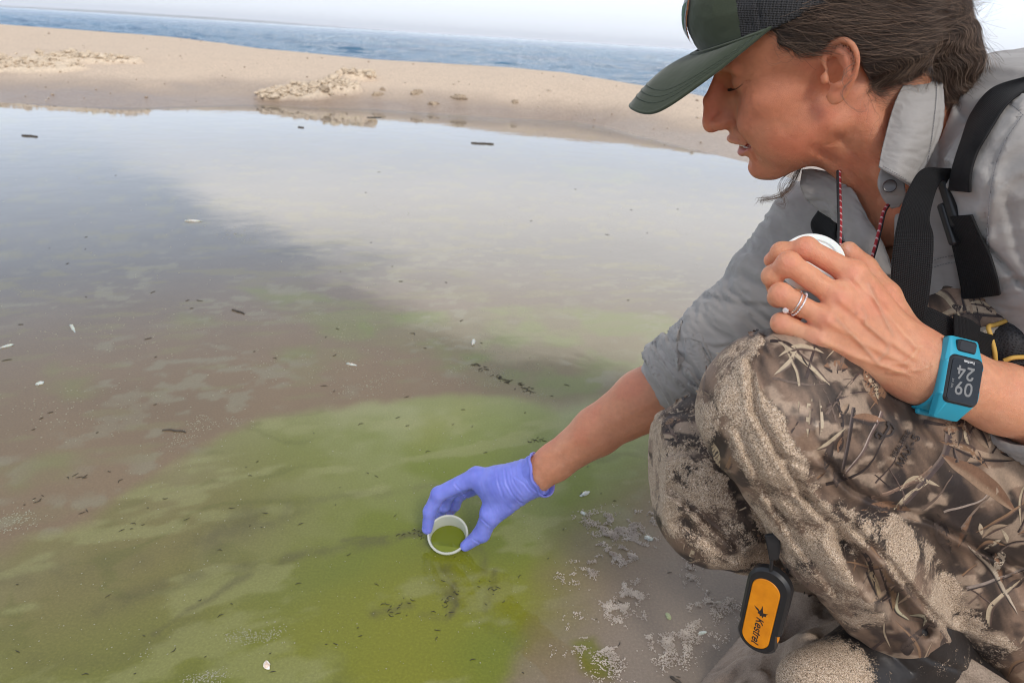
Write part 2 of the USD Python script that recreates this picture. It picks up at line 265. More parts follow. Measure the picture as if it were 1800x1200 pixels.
# --- low far shore on the left of the horizon
xs = np.linspace(-9500, 1500, 240); hh = (14 + 34 * fbm(np.stack([xs / 1800, 0 * xs, 0 * xs], -1), 4, 81)) * S(-1200, -4500, xs) * (1 - .3 * S(-4000, -9000, xs))
v = np.vstack([np.stack([xs, 9000 + 0 * xs, -3 + 0 * xs], -1), np.stack([xs, 9300 + 0 * xs, hh * .8], -1), np.stack([xs, 9900 + 0 * xs, hh], -1), np.stack([xs, 11500 + 0 * xs, -3 + 0 * xs], -1)])
tag(obj('far_shore_hills', (v, gridfaces(4, len(xs))), mat('far_hills', {'geo': ('geometry', {}), 'n': ('noise_texture', {'scale': .004, 'detail': 5.0}), 'r': ('rgb_ramp', {'ramp': [(.4, (.05, .08, .045)), (.6, (.12, .12, .08))]}), 'p': ('principled_bsdf', {'roughness': 1.0})},
    [('geo.position', 'n.vector'), ('n.fac', 'r.fac'), ('r.color', 'p.base_color')], 'p.BSDF')), kind='structure')

sand_clod_mat = mat('sand_clod', {'geo': ('geometry', {}), 'n': ('noise_texture', {'scale': 25.0, 'detail': 6.0, 'roughness': .7}), 'c': ('rgb_ramp', {'ramp': [(.3, (.24, .175, .12)), (.7, (.50, .40, .29))]}), 'b': ('bump', {'strength': .9, 'distance': .02}), 'p': ('principled_bsdf', {'roughness': .95})}, [('geo.position', 'n.vector'), ('n.fac', 'c.fac'), ('c.color', 'p.base_color'), ('n.fac', 'b.height'), ('b.normal', 'p.normal')], 'p.BSDF')
sand_crust_mat = mat('sand_crust', {'geo': ('geometry', {}), 'n': ('noise_texture', {'scale': 12.0, 'detail': 6.0, 'roughness': .7}), 'c': ('rgb_ramp', {'ramp': [(.3, (.46, .36, .26)), (.7, (.70, .59, .45))]}), 'n2': ('noise_texture', {'scale': 90.0, 'detail': 4.0}), 'b': ('bump', {'strength': .8, 'distance': .01}), 'p': ('principled_bsdf', {'roughness': .95})}, [('geo.position', 'n.vector'), ('geo.position', 'n2.vector'), ('n.fac', 'c.fac'), ('c.color', 'p.base_color'), ('n2.fac', 'b.height'), ('b.normal', 'p.normal')], 'p.BSDF')
# ---------------------------------------------------------------- implicit modelling: shapes are worked out in x right, y up, d ahead of the camera, then turned into the world
def C3(px, py, d): return np.array([(px - CX) / FPX * d, (CY - py) / FPX * d, d])
def c3(l): return np.array([C3(*q) for q in l])
def world(v): v = np.asarray(v, float); return CAM + v[:, :1] * RIGHT + v[:, 1:2] * UP + v[:, 2:3] * FWD
def w1p(v): return world(np.asarray(v, float)[None])[0]
def toc(p): q = np.asarray(p, float) - CAM; return np.stack([q @ RIGHT, q @ UP, q @ FWD], -1)
def pxy(v): return np.stack([CX + FPX * v[:, 0] / v[:, 2], CY - FPX * v[:, 1] / v[:, 2]], -1)
def smin(a, b, k):
    h = np.maximum(k - np.abs(a - b), 0) / k; return np.minimum(a, b) - h * h * k * .25
def smax(a, b, k): return -smin(-a, -b, k)
def cap(p, a, b, ra, rb):
    a, b = np.asarray(a, float), np.asarray(b, float); ab = b - a
    t = np.clip(((p - a) @ ab) / max(ab @ ab, 1e-12), 0, 1)
    return np.linalg.norm(p - a - t[:, None] * ab, axis=1) - (ra + t * (rb - ra))
def chain(p, pts, rad, k=.004):
    d = None
    for i in range(len(pts) - 1):
        e = cap(p, pts[i], pts[i + 1], rad[i], rad[i + 1]); d = e if d is None else smin(d, e, k)
    return d
def ell(p, c, r, M=None):
    q = p - np.asarray(c, float)
    if M is not None: q = q @ np.asarray(M).T
    r = np.asarray(r, float); k0 = np.linalg.norm(q / r, axis=1); k1 = np.linalg.norm(q / (r * r), axis=1)
    return k0 * (k0 - 1) / np.maximum(k1, 1e-9)
def groove(p, pts, w):            # 1 on a 3-D polyline, falling to 0
    pts = np.asarray(pts, float); out = np.zeros(len(p)); k = ((p > pts.min(0) - 2.7 * w) & (p < pts.max(0) + 2.7 * w)).all(1)
    if k.any():
        q = p[k]; d = np.full(len(q), 1e9)
        for a, b in zip(pts[:-1], pts[1:]): d = np.minimum(d, cap(q, a, b, 0, 0))
        out[k] = np.exp(-(d / w) ** 2)
    return out
def crease(uv, pts, w):
    pts = np.asarray(pts, float); out = np.zeros(len(uv)); k = ((uv > pts.min(0) - 2.7 * w) & (uv < pts.max(0) + 2.7 * w)).all(1)
    if k.any(): out[k] = np.exp(-(polydist(uv[k], pts) / w) ** 2)
    return out
def nz(p, s, o=3, seed=0): return fbm(np.asarray(p) * s, o, seed) - .5
def basis(z, up):
    z = np.asarray(z, float); z = z / np.linalg.norm(z); x = np.cross(up, z); x /= np.linalg.norm(x); return np.array([x, np.cross(z, x), z])
def surface(f, lo, hi, h, c=5, slack=1.2):
    """Surface nets on a narrow band of a grid of step h."""
    lo, hi = np.asarray(lo, float), np.asarray(hi, float); nc = np.ceil((hi - lo) / (h * c)).astype(int); n = nc * c + 1
    ax = [lo[i] + (np.arange(nc[i]) + .5) * h * c for i in range(3)]
    cc = np.stack(np.meshgrid(*ax, indexing='ij'), -1).reshape(-1, 3)
    cv = np.concatenate([f(cc[i:i + 150000]) for i in range(0, len(cc), 150000)])
    act = (np.abs(cv) < h * c * .87 * slack).reshape(nc)
    val = np.empty(n, np.float32)
    big = np.repeat(np.repeat(np.repeat(cv.reshape(nc), c, 0), c, 1), c, 2)
    val[:-1, :-1, :-1] = big; val[-1] = 1; val[:, -1] = 1; val[:, :, -1] = 1
    m = np.zeros(n, bool); a3 = np.argwhere(act) * c
    off = np.stack(np.meshgrid(*[np.arange(c + 1)] * 3, indexing='ij'), -1).reshape(-1, 3)
    for o in off: m[tuple((a3 + o).T)] = True
    ids = np.argwhere(m)
    val[m] = np.concatenate([f(lo + ids[i:i + 200000] * h) for i in range(0, len(ids), 200000)])
    val[0] = np.maximum(val[0], h * .1); val[-1] = np.maximum(val[-1], h * .1)
    for k in (0, -1): val[:, k] = np.maximum(val[:, k], h * .1); val[:, :, k] = np.maximum(val[:, :, k], h * .1)
    s = val < 0
    cnt = np.zeros(tuple(n - 1), np.int8)
    for i, j, k in np.ndindex(2, 2, 2): cnt += s[i:n[0] - 1 + i, j:n[1] - 1 + j, k:n[2] - 1 + k]
    cells = np.argwhere((cnt > 0) & (cnt < 8)); index = np.full(tuple(n - 1), -1, np.int32); index[tuple(cells.T)] = np.arange(len(cells))
    acc = np.zeros((len(cells), 3)); num = np.zeros(len(cells))
    for axis in range(3):
        for i, j in np.ndindex(2, 2):
            o0 = np.insert([i, j], axis, 0); o1 = np.insert([i, j], axis, 1)
            v0, v1 = val[tuple((cells + o0).T)], val[tuple((cells + o1).T)]; k = (v0 < 0) != (v1 < 0)
            t = v0[k] / (v0[k] - v1[k]); q = cells[k] + o0; q = q.astype(float); q[:, axis] += t
            acc[k] += q; num[k] += 1
    V = lo + acc / num[:, None] * h; F = []
    for axis in range(3):
        o = [0, 0, 0]; o[axis] = 1; b, d = [(1, 2), (2, 0), (0, 1)][axis]
        sl0 = s[:n[0] - 1, :n[1] - 1, :n[2] - 1]
        s1 = s[o[0]:n[0] - 1 + o[0], o[1]:n[1] - 1 + o[1], o[2]:n[2] - 1 + o[2]]
        e = np.argwhere(sl0 != s1); e = e[(e[:, b] > 0) & (e[:, d] > 0)]
        eb, ed = np.eye(3, dtype=int)[b], np.eye(3, dtype=int)[d]
        q = np.stack([index[tuple((e - eb - ed).T)], index[tuple((e - ed).T)], index[tuple(e.T)], index[tuple((e - eb).T)]], 1)
        fl = ~sl0[tuple(e.T)]; q[fl] = q[fl][:, ::-1]; F.append(q)
    F = np.vstack(F); F = F[(F >= 0).all(1)]
    return V, F
def vnormals(V, F):
    N = np.zeros_like(V); n = np.cross(V[F[:, 2]] - V[F[:, 0]], V[F[:, 3]] - V[F[:, 1]])
    for k in range(4): np.add.at(N, F[:, k], n)
    return N / np.maximum(np.linalg.norm(N, axis=1, keepdims=True), 1e-12)
def relax(V, F, it=1, lam=.5):
    E = np.vstack([F[:, [0, 1]], F[:, [1, 2]], F[:, [2, 3]], F[:, [3, 0]]]); deg = np.zeros(len(V)); np.add.at(deg, E[:, 0], 1); np.add.at(deg, E[:, 1], 1)
    for _ in range(it):
        for l in (lam, -lam * .96):
            a = np.zeros_like(V); np.add.at(a, E[:, 0], V[E[:, 1]]); np.add.at(a, E[:, 1], V[E[:, 0]]); V = V + l * (a / deg[:, None] - V)
    return V
def joinm(*ms):
    V, F, o = [], [], 0
    for v, f in ms: V.append(v); F.append(np.asarray(f) + o); o += len(v)
    return np.vstack(V), np.vstack(F)
def cr(pts, n):                   # Catmull-Rom through points (any dimension), n samples
    pts = np.asarray(pts, float); e = np.concatenate([2 * pts[:1] - pts[1:2], pts, 2 * pts[-1:] - pts[-2:-1]])
    u = np.linspace(0, len(pts) - 1 - 1e-9, n); i = u.astype(int); t = (u - i).reshape(-1, *[1] * (pts.ndim - 1))
    a, b, c, d = e[i], e[i + 1], e[i + 2], e[i + 3]
    return .5 * (2 * b + (c - a) * t + (2 * a - 5 * b + 4 * c - d) * t ** 2 + (3 * b - a - 3 * c + d) * t ** 3)
def sheet(grid, n, m, th, bump=None):
    """A cloth-like sheet through a grid of control points, th thick; returns (V, F quads, uv)."""
    g = cr(np.asarray(grid, float), n); g = cr(g.transpose(1, 0, 2), m).transpose(1, 0, 2)
    du = np.gradient(g, axis=0); dv = np.gradient(g, axis=1); N = np.cross(du, dv); N /= np.maximum(np.linalg.norm(N, axis=2, keepdims=True), 1e-12)
    if N[..., 2].mean() > 0: N = -N
    u, v = np.meshgrid(np.linspace(0, 1, n), np.linspace(0, 1, m), indexing='ij')
    if bump is not None: g = g + N * bump(u, v)[..., None]
    A, B = (g + N * th / 2).reshape(-1, 3), (g - N * th / 2).reshape(-1, 3); F = gridfaces(n, m); o = n * m; i = np.arange(o).reshape(n, m)
    ring = np.concatenate([i[0], i[1:, -1], i[-1, -2::-1], i[-2:0:-1, 0]]); r2 = np.roll(ring, -1)
    F = np.vstack([F, F[:, ::-1] + o, np.stack([ring, ring + o, r2 + o, r2], 1)])
    uv = np.stack([u.ravel(), v.ravel()], -1)
    return np.vstack([A, B]), F, np.vstack([uv, uv])
def tube(pts, rad, n=None, seg=8):
    pts = np.asarray(pts, float); n = n or 6 * len(pts); q = cr(pts, n); r = np.broadcast_to(cr(np.atleast_2d(np.broadcast_to(rad, len(pts))).T, n)[:, 0], n) if np.ndim(rad) else np.full(n, rad)
    t = np.gradient(q, axis=0); t /= np.linalg.norm(t, axis=1, keepdims=True); a = np.array([.31, .77, .55]); V = []
    x = np.cross(t[0], a); x /= np.linalg.norm(x)
    for i in range(n):
        x = x - t[i] * (x @ t[i]); x /= np.linalg.norm(x); y = np.cross(t[i], x); an = np.linspace(0, 2 * math.pi, seg, endpoint=False)
        V.append(q[i] + r[i] * (np.cos(an)[:, None] * x + np.sin(an)[:, None] * y))
    V = np.vstack(V); i = np.arange(n * seg).reshape(n, seg); j = np.roll(i, -1, 1)
    F = np.stack([i[:-1], j[:-1], j[1:], i[1:]], -1).reshape(-1, 4); cv = np.vstack([q[:1], q[-1:]])
    o = len(V); e0 = np.stack([i[0], np.full(seg, o), j[0], j[0]], 1)[:, [0, 1, 2, 2]]; e1 = np.stack([i[-1], j[-1], np.full(seg, o + 1), np.full(seg, o + 1)], 1)
    return np.vstack([V, cv]), np.vstack([F, e0, e1])
def box_round(sx, sy, sz, r, seg=10):
    import manifold3d as m3
    s = m3.Manifold.sphere(r, 4 * seg); x, y, z = sx / 2 - r, sy / 2 - r, sz / 2 - r
    return m3.Manifold.batch_hull([s.translate([a * x, b * y, c * z]) for a in (-1, 1) for b in (-1, 1) for c in (-1, 1)])
def tri(m):                       # a Manifold or trimesh as (V, F)
    v, f, _ = meshkit.arrays(m); return v, f
# ---------------------------------------------------------------- the head (millimetres: x forward, y her left, z up, origin between the ears), set on the landmarks
LM = [((2, 70, 0), (1450, 135)), ((129, 0, -21), (1228, 220)), ((69, 45, 17), (1302, 146)), ((99, 2, -51), (1293, 251)), ((83, 0, -95), (1338, 318)), ((-13, 80, 32), (1474, 67)), ((-6, 74, -31), (1456, 180)), ((87, 26, -52), (1322, 252)), ((94, 0, -84), (1322, 305))]
def _rot(a):
    cx, sx, cy, sy, cz, sz = math.cos(a[0]), math.sin(a[0]), math.cos(a[1]), math.sin(a[1]), math.cos(a[2]), math.sin(a[2])
    return np.array([[cz, -sz, 0], [sz, cz, 0], [0, 0, 1]]) @ np.array([[cy, 0, sy], [0, 1, 0], [-sy, 0, cy]]) @ np.array([[1, 0, 0], [0, cx, -sx], [0, sx, cx]])
_B = np.array([[-1.0, 0, 0], [0, 0, -1.0], [0, 1.0, 0]]).T  # columns: images of head axes in camera coordinates
_B = np.stack([[-.93, 0, .37], [-.37, 0, -.93], [0, 1, 0]], 1)
_hl, _ht = np.array([a for a, _ in LM], float) / 1000, np.array([b for _, b in LM], float)
def _place(s): return _B @ _rot(s[:3]), C3(1490, 130, .68) + s[3:6]
def _res(s):
    M, t = _place(s); q = _hl @ M.T * 1.0 + t; return np.concatenate([(pxy(q) - _ht).ravel(), 40 * (s[3:6] / .03) * np.array([0, 0, .3]), 4 * s[:3] / .3])
_s = least_squares(_res, np.zeros(6)).x
HM, HT = _place(_s); HS = 1.0
def h2c(v): return np.asarray(v, float) / 1000 * HS @ HM.T + HT          # head millimetres -> camera coordinates
def c2h(p): return (p - HT) @ HM / HS * 1000
EARL = [(-7, 0), (0, 12), (-1, 23), (-9, 32), (-20, 32), (-29, 24), (-33, 11), (-31, -3), (-26, -14), (-20, -24), (-12, -32), (-3, -33), (2, -24)]
def earp(u, v, o=0): return np.array([u, 68.5 - .42 * u + o + .0 * v, v - .12 * 0])
def cr_chain(p, uvs, r_): return chain(p, cr(np.array([(u, 71.4 - .42 * u, v) for u, v in uvs]), 16), np.full(16, r_), 1)
def head_sdf(q, full=True):
    """q in head millimetres"""
    x, y, z = q.T; m = q.copy(); m[:, 1] = np.abs(y)
    d = ell(m, (2, 0, 45), (94, 73, 82))
    d = smin(d, ell(m, (44, 0, -14), (46, 56, 64)), 18)
    d = smin(d, ell(m, (61, 0, -47), (35, 33, 30)), 14)                       # muzzle
    d = smin(d, ell(m, (73, 0, -37), (29, 25, 15)), 10)
    d = smin(d, cap(m, (2, 47, -48), (66, 17, -82), 14, 13), 22)              # jaw
    d = smin(d, ell(m, (76, 0, -82), (17.5, 19, 15)), 12)                     # chin
    d = smin(d, ell(m, (38, 0, -58), (48, 42, 30)), 22)
    d = smin(d, ell(m, (48, 47, -8), (28, 17, 15)), 14)                       # cheekbone
    d = smin(d, ell(m, (42, 39, -38), (36, 22, 36)), 16)
    d = smin(d, ell(m, (71, 33, -26), (17, 16, 15)), 12)                      # smiling cheek
    d = smin(d, chain(m, [(91, 0, 31), (88, 18, 33), (75, 40, 32)], [9, 9, 8]), 8)
    d = smax(d, -ell(m, (94, 30, 15), (17, 17, 12)), 10)                      # eye socket
    lid = np.linalg.norm(m - (70.5, 31, 16), axis=1) - 13.6
    d = smin(d, lid, 4)
    d = smax(d, -cap(m, (86, 20, 9.5), (72, 43.5, 13.5), 0, 0) + 1.1, 2)      # lowered lash line
    d = d + 1.0 * groove(m, [(85, 20, 23), (80, 33, 26), (68, 45, 22)], 2.0) + .8 * groove(m, [(84, 20, 4), (76, 36, 2), (68, 45, 6)], 3)
    for a in ((62, 51, 20), (60, 52, 14), (61, 52, 8)): d = d + .8 * groove(m, [(68, 47.5, 15), a], 1.1)   # crow's feet
    # nose
    n = chain(m, [(99, 0, 22), (114.5, 0, 3), (118.5, 0, -15)], [6.2, 6.4, 8.2], 4)
    n = smin(n, np.linalg.norm((m - (118.5, 0, -21.5)) * (1, .95, 1.03), axis=1) - 9.8, 5)
    n = smin(n, ell(m, (106, 11.5, -22), (12, 6.5, 8)), 5)
    n = smin(n, cap(m, (113, 0, -24), (100, 0, -30), 4.8, 4.8), 5)
    n = smin(n, ell(m, (91, 0, -8), (19, 14, 20)), 10)
    d = smin(d, n, 8)
    d = d + 1.5 * groove(m, [(111, 16, -16), (103, 18.5, -14), (94, 18.5, -17), (90, 17, -24), (91, 14, -30)], 2.6)          # wing crease
    d = smax(d, -ell(m, (107, 7, -28.5), (6.5, 3.4, 4.5)), 3)                    # nostril
    d = d + 1.2 * groove(m, [(103, 0, -33), (103, 0, -41)], 3)
    # lips, parted
    up = chain(m, [(104.5, 0, -42.5), (102, 9, -43), (94, 19, -46), (83, 28, -50)], [3.6, 3.5, 2.8, 1.8])
    lo = chain(m, [(96.5, 0, -60.5), (94.5, 9, -60), (89, 18, -58), (81.5, 27.5, -53)], [4.3, 4.1, 3.1, 1.8])
    d = smin(d, up, 4); d = smin(d, lo, 4)
    op = chain(m, [(104, 0, -51.4), (99, 10, -51.6), (90, 20, -51.6), (82.5, 28.5, -51.4)], [4.9, 4.7, 3.8, 1.6], 2)
    op2 = ell(m, (82, 0, -51.6), (16, 26, 5.5)); d = smax(d, -op2, 1.2); d = smax(d, -op, 1.2)
    d = d + 3.0 * groove(m, [(92, 0, -70), (88, 14, -69)], 6)
    d = d + 3.2 * groove(m, [(90, 20, -27), (84, 29, -38), (79, 34.5, -50), (75, 36, -62)], 3.6) - .9 * groove(m, [(83, 36, -31), (77, 41, -45), (72, 41, -58)], 6)
    d = d + 1.8 * groove(m, [(84, 29.5, -50), (80, 31, -60), (79, 29, -68)], 2.4)
    d = d + 1.2 * groove(m, [(66, 47, -34), (58, 48, -50), (54, 46, -64)], 5)
    # ear
    k = (np.abs(m - (-14, 74, 2)) < (34, 22, 40)).all(1)
    if k.any():
        mk = m[k]; ez = (mk - (-8, 70, 1)) / .80 + (-8, 70, 1); ez[:, 0] += .06 * ez[:, 2]
        e = ell(ez, (-15, 74.5, 3), (17, 2.6, 27), _rot((0, 0, -.40)).T)
        e = smin(e, ell(ez, (-8, 71.5, -24), (9.5, 3.8, 9.5)), 4)
        hel = cr(np.array([(u, 69 - .42 * u, v) for u, v in EARL]), 34); rr_ = np.interp(np.linspace(0, 1, 34), np.linspace(0, 1, 13), [2.2, 2.6, 3, 3.2, 3.3, 3.3, 3.2, 3, 2.8, 2.6, 2.6, 2.4, 1.6])
        e = smin(e, chain(ez, hel, rr_, 1.5), 2.5)
        ah = cr(np.array([(u, 69.8 - .42 * u, v) for u, v in [(-12, 25), (-20, 16), (-23, 3), (-19, -9), (-11, -15)]]), 14); e = smin(e, chain(ez, ah, np.interp(np.linspace(0, 1, 14), [0, .3, 1], [2.0, 2.9, 3.0]), 1.5), 2.5)
        e = smax(e, -cr_chain(ez, [(-5, 14), (-10, 25), (-19, 26.5), (-26, 20), (-29, 6), (-27, -4)], 2.3), 2)
        e = e * .80; dk = smin(d[k], e, 3)
        dk = smax(dk, -ell(ez, (-9.5, 75, -2), (8.5, 16, 10.5)) * .8, 3); dk = smax(dk, -ell(ez, (-8, 75, 10), (6.5, 11, 6)) * .8, 3)
        dk = smin(dk, ell(ez, (2.2, 70, -4), (4.2, 5.5, 6.5), _rot((0, 0, .5)).T) * .8, 2); dk = smin(dk, ell(ez, (-11, 74.5, -15), (5, 4, 3.5)) * .8, 3)
        d = d.copy(); d[k] = dk
    return d
NK0, NK1 = C3(1545, 182, .70), C3(1668, 326, .735)
def head_chunk(p):
    d = head_sdf(c2h(p)) / 1000 * HS
    n = cap(p, NK0, NK1, .049, .042)
    n = smin(n, cap(p, C3(1464, 222, .70), C3(1622, 348, .71), .034, .042), .03)     # throat
    n = smin(n, cap(p, C3(1505, 168, .655), C3(1592, 368, .675), .013, .010), .02)
    n = smin(n, cap(p, C3(1608, 400, .735), C3(1660, 560, .78), .058, .08), .04)
    n = smin(n, cap(p, NK1, C3(1455, 420, .86), .04, .04), .04); n = smin(n, cap(p, NK1, C3(1780, 275, .66), .035, .03), .03)
    d = smin(d, n, .020)
    uv = pxy(p)
    k = (uv[:, 0] < 1520) & (uv[:, 1] < 340) & (p[:, 2] < HT[2] - .012)
    if k.any():
        u = uv[k]; e = np.zeros(len(u))
        for l, w, a in (([(1282, 206), (1298, 218), (1314, 229), (1332, 243), (1345, 264)], 4.5, .0026), ([(1290, 203), (1310, 216), (1330, 228), (1348, 248)], 10, -.0010), ([(1322, 250), (1334, 264), (1340, 278)], 4, .0016), ([(1270, 157), (1288, 162), (1306, 154)], 3.5, .0009), ([(1306, 146), (1330, 140)], 2, .0007), ([(1307, 150), (1332, 152)], 2, .0006), ([(1305, 141), (1324, 128)], 2, .0006), ([(1310, 158), (1330, 166)], 2, .0005),
                        ([(1262, 136), (1282, 140), (1302, 136)], 3, .0012), ([(1278, 200), (1282, 210), (1276, 221), (1268, 224)], 3, .0014), ([(1262, 212), (1268, 208)], 6, -.0010), ([(1318, 284), (1338, 287)], 7, .0012), ([(1392, 290), (1450, 264), (1495, 232)], 9, .0007), ([(1366, 205), (1382, 240), (1378, 272)], 13, .0005), ([(1352, 250), (1358, 275)], 4, .0008), ([(1322, 175), (1345, 190), (1362, 205)], 14, -.0006)): e += a * crease(u, l, w)
        d = d.copy(); d[k] += e
    d = d + .0016 * (crease(uv, [(1430, 262), (1500, 300), (1545, 345)], 8) - .6 * crease(uv, [(1440, 282), (1500, 322)], 9)) + .0012 * crease(uv, [(1470, 240), (1530, 290)], 8)
    return d
# --- forearms and the bare left hand
WR_R, EL_R = C3(940, 836, 1.02), C3(1215, 652, .925)
def right_arm(p):
    d = chain(p, [EL_R, C3(1130, 700, .955), C3(1050, 757, .985), C3(975, 812, 1.01), WR_R, C3(880, 850, 1.04)], [.040, .039, .034, .0265, .0245, .026], .012)
    d = smin(d, cap(p, C3(1215, 690, .93), C3(1105, 735, .965), .030, .024), .02)
    uv = pxy(p)
    return d + .0012 * crease(uv, [(1180, 705), (1090, 752), (1000, 800), (965, 815)], 10) - .0012 * crease(uv, [(1010, 770), (975, 795), (955, 800)], 9)
W_L = C3(1685, 672, .605)
FING = {'index': [(1499, 482, .597), (1417, 436, .600), (1373, 443, .613), (1356, 457, .628)], 'middle': [(1474, 522, .590), (1386, 463, .592), (1358, 485, .606), (1362, 508, .624)],
        'ring': [(1451, 560, .589), (1372, 517, .592), (1368, 522, .616), (1398, 520, .630)], 'pinky': [(1437, 594, .593), (1374, 568, .598), (1372, 566, .618), (1400, 556, .630)]}
FR = {'index': [.0105, .0088, .0078, .0068], 'middle': [.0108, .0092, .0082, .007], 'ring': [.0104, .0088, .0080, .0068], 'pinky': [.0098, .0080, .0072, .006]}
CARP = {'index': (1604, 612, .606), 'middle': (1604, 618, .602), 'ring': (1598, 642, .602), 'pinky': (1592, 668, .607)}
THUMB = [(1594, 594, .620), (1556, 520, .628), (1519, 471, .640), (1491, 440, .648)]
def left_arm(p):
    uv = pxy(p)
    d = chain(p, [C3(1960, 790, .665), C3(1850, 735, .635), C3(1760, 700, .615), W_L, C3(1640, 655, .604), C3(1605, 630, .606)], [.0385, .0330, .0280, .0252, .0256, .0255], .02)
    palm = None
    for k in FING:
        e = cap(p, C3(*CARP[k]), C3(*FING[k][0]), .0140, FR[k][0] + .0018); palm = e if palm is None else smin(palm, e, .014)
    palm = smin(palm, cap(p, C3(1592, 655, .612), C3(1470, 610, .608), .017, .012), .012)
    d = smin(d, palm, .018)
    d = smin(d, chain(p, c3(THUMB), [.0155, .0125, .0105, .0085], .006), .012)
    fs = None
    for k in FING:
        e = chain(p, c3(FING[k]), FR[k], .004)
        for j in (1, 2): e = smin(e, np.linalg.norm(p - C3(*FING[k][j]), axis=1) - FR[k][j] * 1.08, .004)
        fs = e if fs is None else smin(fs, e, .0012)
    d = smin(d, fs, .005)
    for a in FING.values(): d = smin(d, np.linalg.norm(p - C3(a[0][0], a[0][1], a[0][2] - .003), axis=1) - .0098, .007)
    # webs, tendons and veins on the back of the hand
    d = d + .0016 * (crease(uv, [(1480, 505), (1442, 482)], 5) + crease(uv, [(1455, 540), (1420, 520)], 5) + crease(uv, [(1440, 578), (1412, 563)], 5))
    for l in ([(1503, 490), (1560, 550), (1612, 612)], [(1478, 528), (1540, 580), (1606, 628)], [(1455, 564), (1520, 604), (1600, 642)], [(1442, 598), (1500, 626), (1580, 654)]): d = d - .0016 * crease(uv, l, 6)
    for l in ([(1515, 540), (1524, 556), (1519, 568), (1545, 590), (1562, 604), (1560, 620), (1545, 632)], [(1527, 500), (1548, 545), (1570, 590)], [(1470, 560), (1500, 590), (1545, 640), (1600, 660)], [(1620, 608), (1590, 640), (1560, 640)], [(1560, 655), (1620, 650), (1640, 640)]): d = d - .0015 * crease(uv, l, 3.2)
    for k in FING:                                             # knuckle creases
        a, b = np.array(FING[k][0][:2]), np.array(FING[k][1][:2]); t = (b - a) / np.linalg.norm(b - a); nn = np.array([-t[1], t[0]])
        for s_ in (-7, -2, 3): d = d + .0008 * crease(uv, [b - t * s_ * 1.2 - nn * 10, b - t * s_ * 1.2 + nn * 10], 1.6)
    for s_ in (0, 7, 14, 22): d = d + .0007 * crease(uv, [(1622 + s_, 600 + s_ * .3), (1610 + s_, 640), (1612 + s_, 690)], 2)
    return d
# unseen trunk and upper arms under the clothes
def trunk(p):
    d = cap(p, C3(1650, 420, .76), C3(1790, 820, .90), .095, .115)
    d = smin(d, cap(p, C3(1455, 420, .86), EL_R, .045, .038), .03)
    d = smin(d, cap(p, C3(1825, 290, .60), C3(1955, 745, .655), .045, .04), .03)
    d = smin(d, cap(p, C3(1455, 420, .86), C3(1825, 290, .62), .045, .045), .05)
    d = smin(d, cap(p, C3(1790, 830, .88), C3(1390, 730, .645), .075, .035), .03); d = smin(d, cap(p, C3(1390, 730, .645), C3(1575, 1085, .81), .035, .03), .02)
    d = smin(d, cap(p, C3(1800, 800, 1.0), C3(1250, 850, .83), .07, .05), .03); d = smin(d, cap(p, C3(1250, 850, .83), C3(1500, 1010, 1.02), .048, .035), .02)
    return d
V1, F1 = surface(head_chunk, h2c([[0, 0, 0]])[0] - [.20, .18, .16], h2c([[0, 0, 0]])[0] + [.20, .15, .18], .00165)
V2, F2 = surface(left_arm, C3(1340, 790, .56) - [0, .06, .02], C3(1980, 400, .56) + [.09, .03, .16], .00145)
V3, F3 = surface(right_arm, C3(860, 880, 1.04) - [.02, .03, .18], C3(1270, 600, .93) + [.04, .03, .15], .0018)
V4, F4 = surface(trunk, [-.0 + .14, -.42, .53], [.66, .30, 1.2], .010)
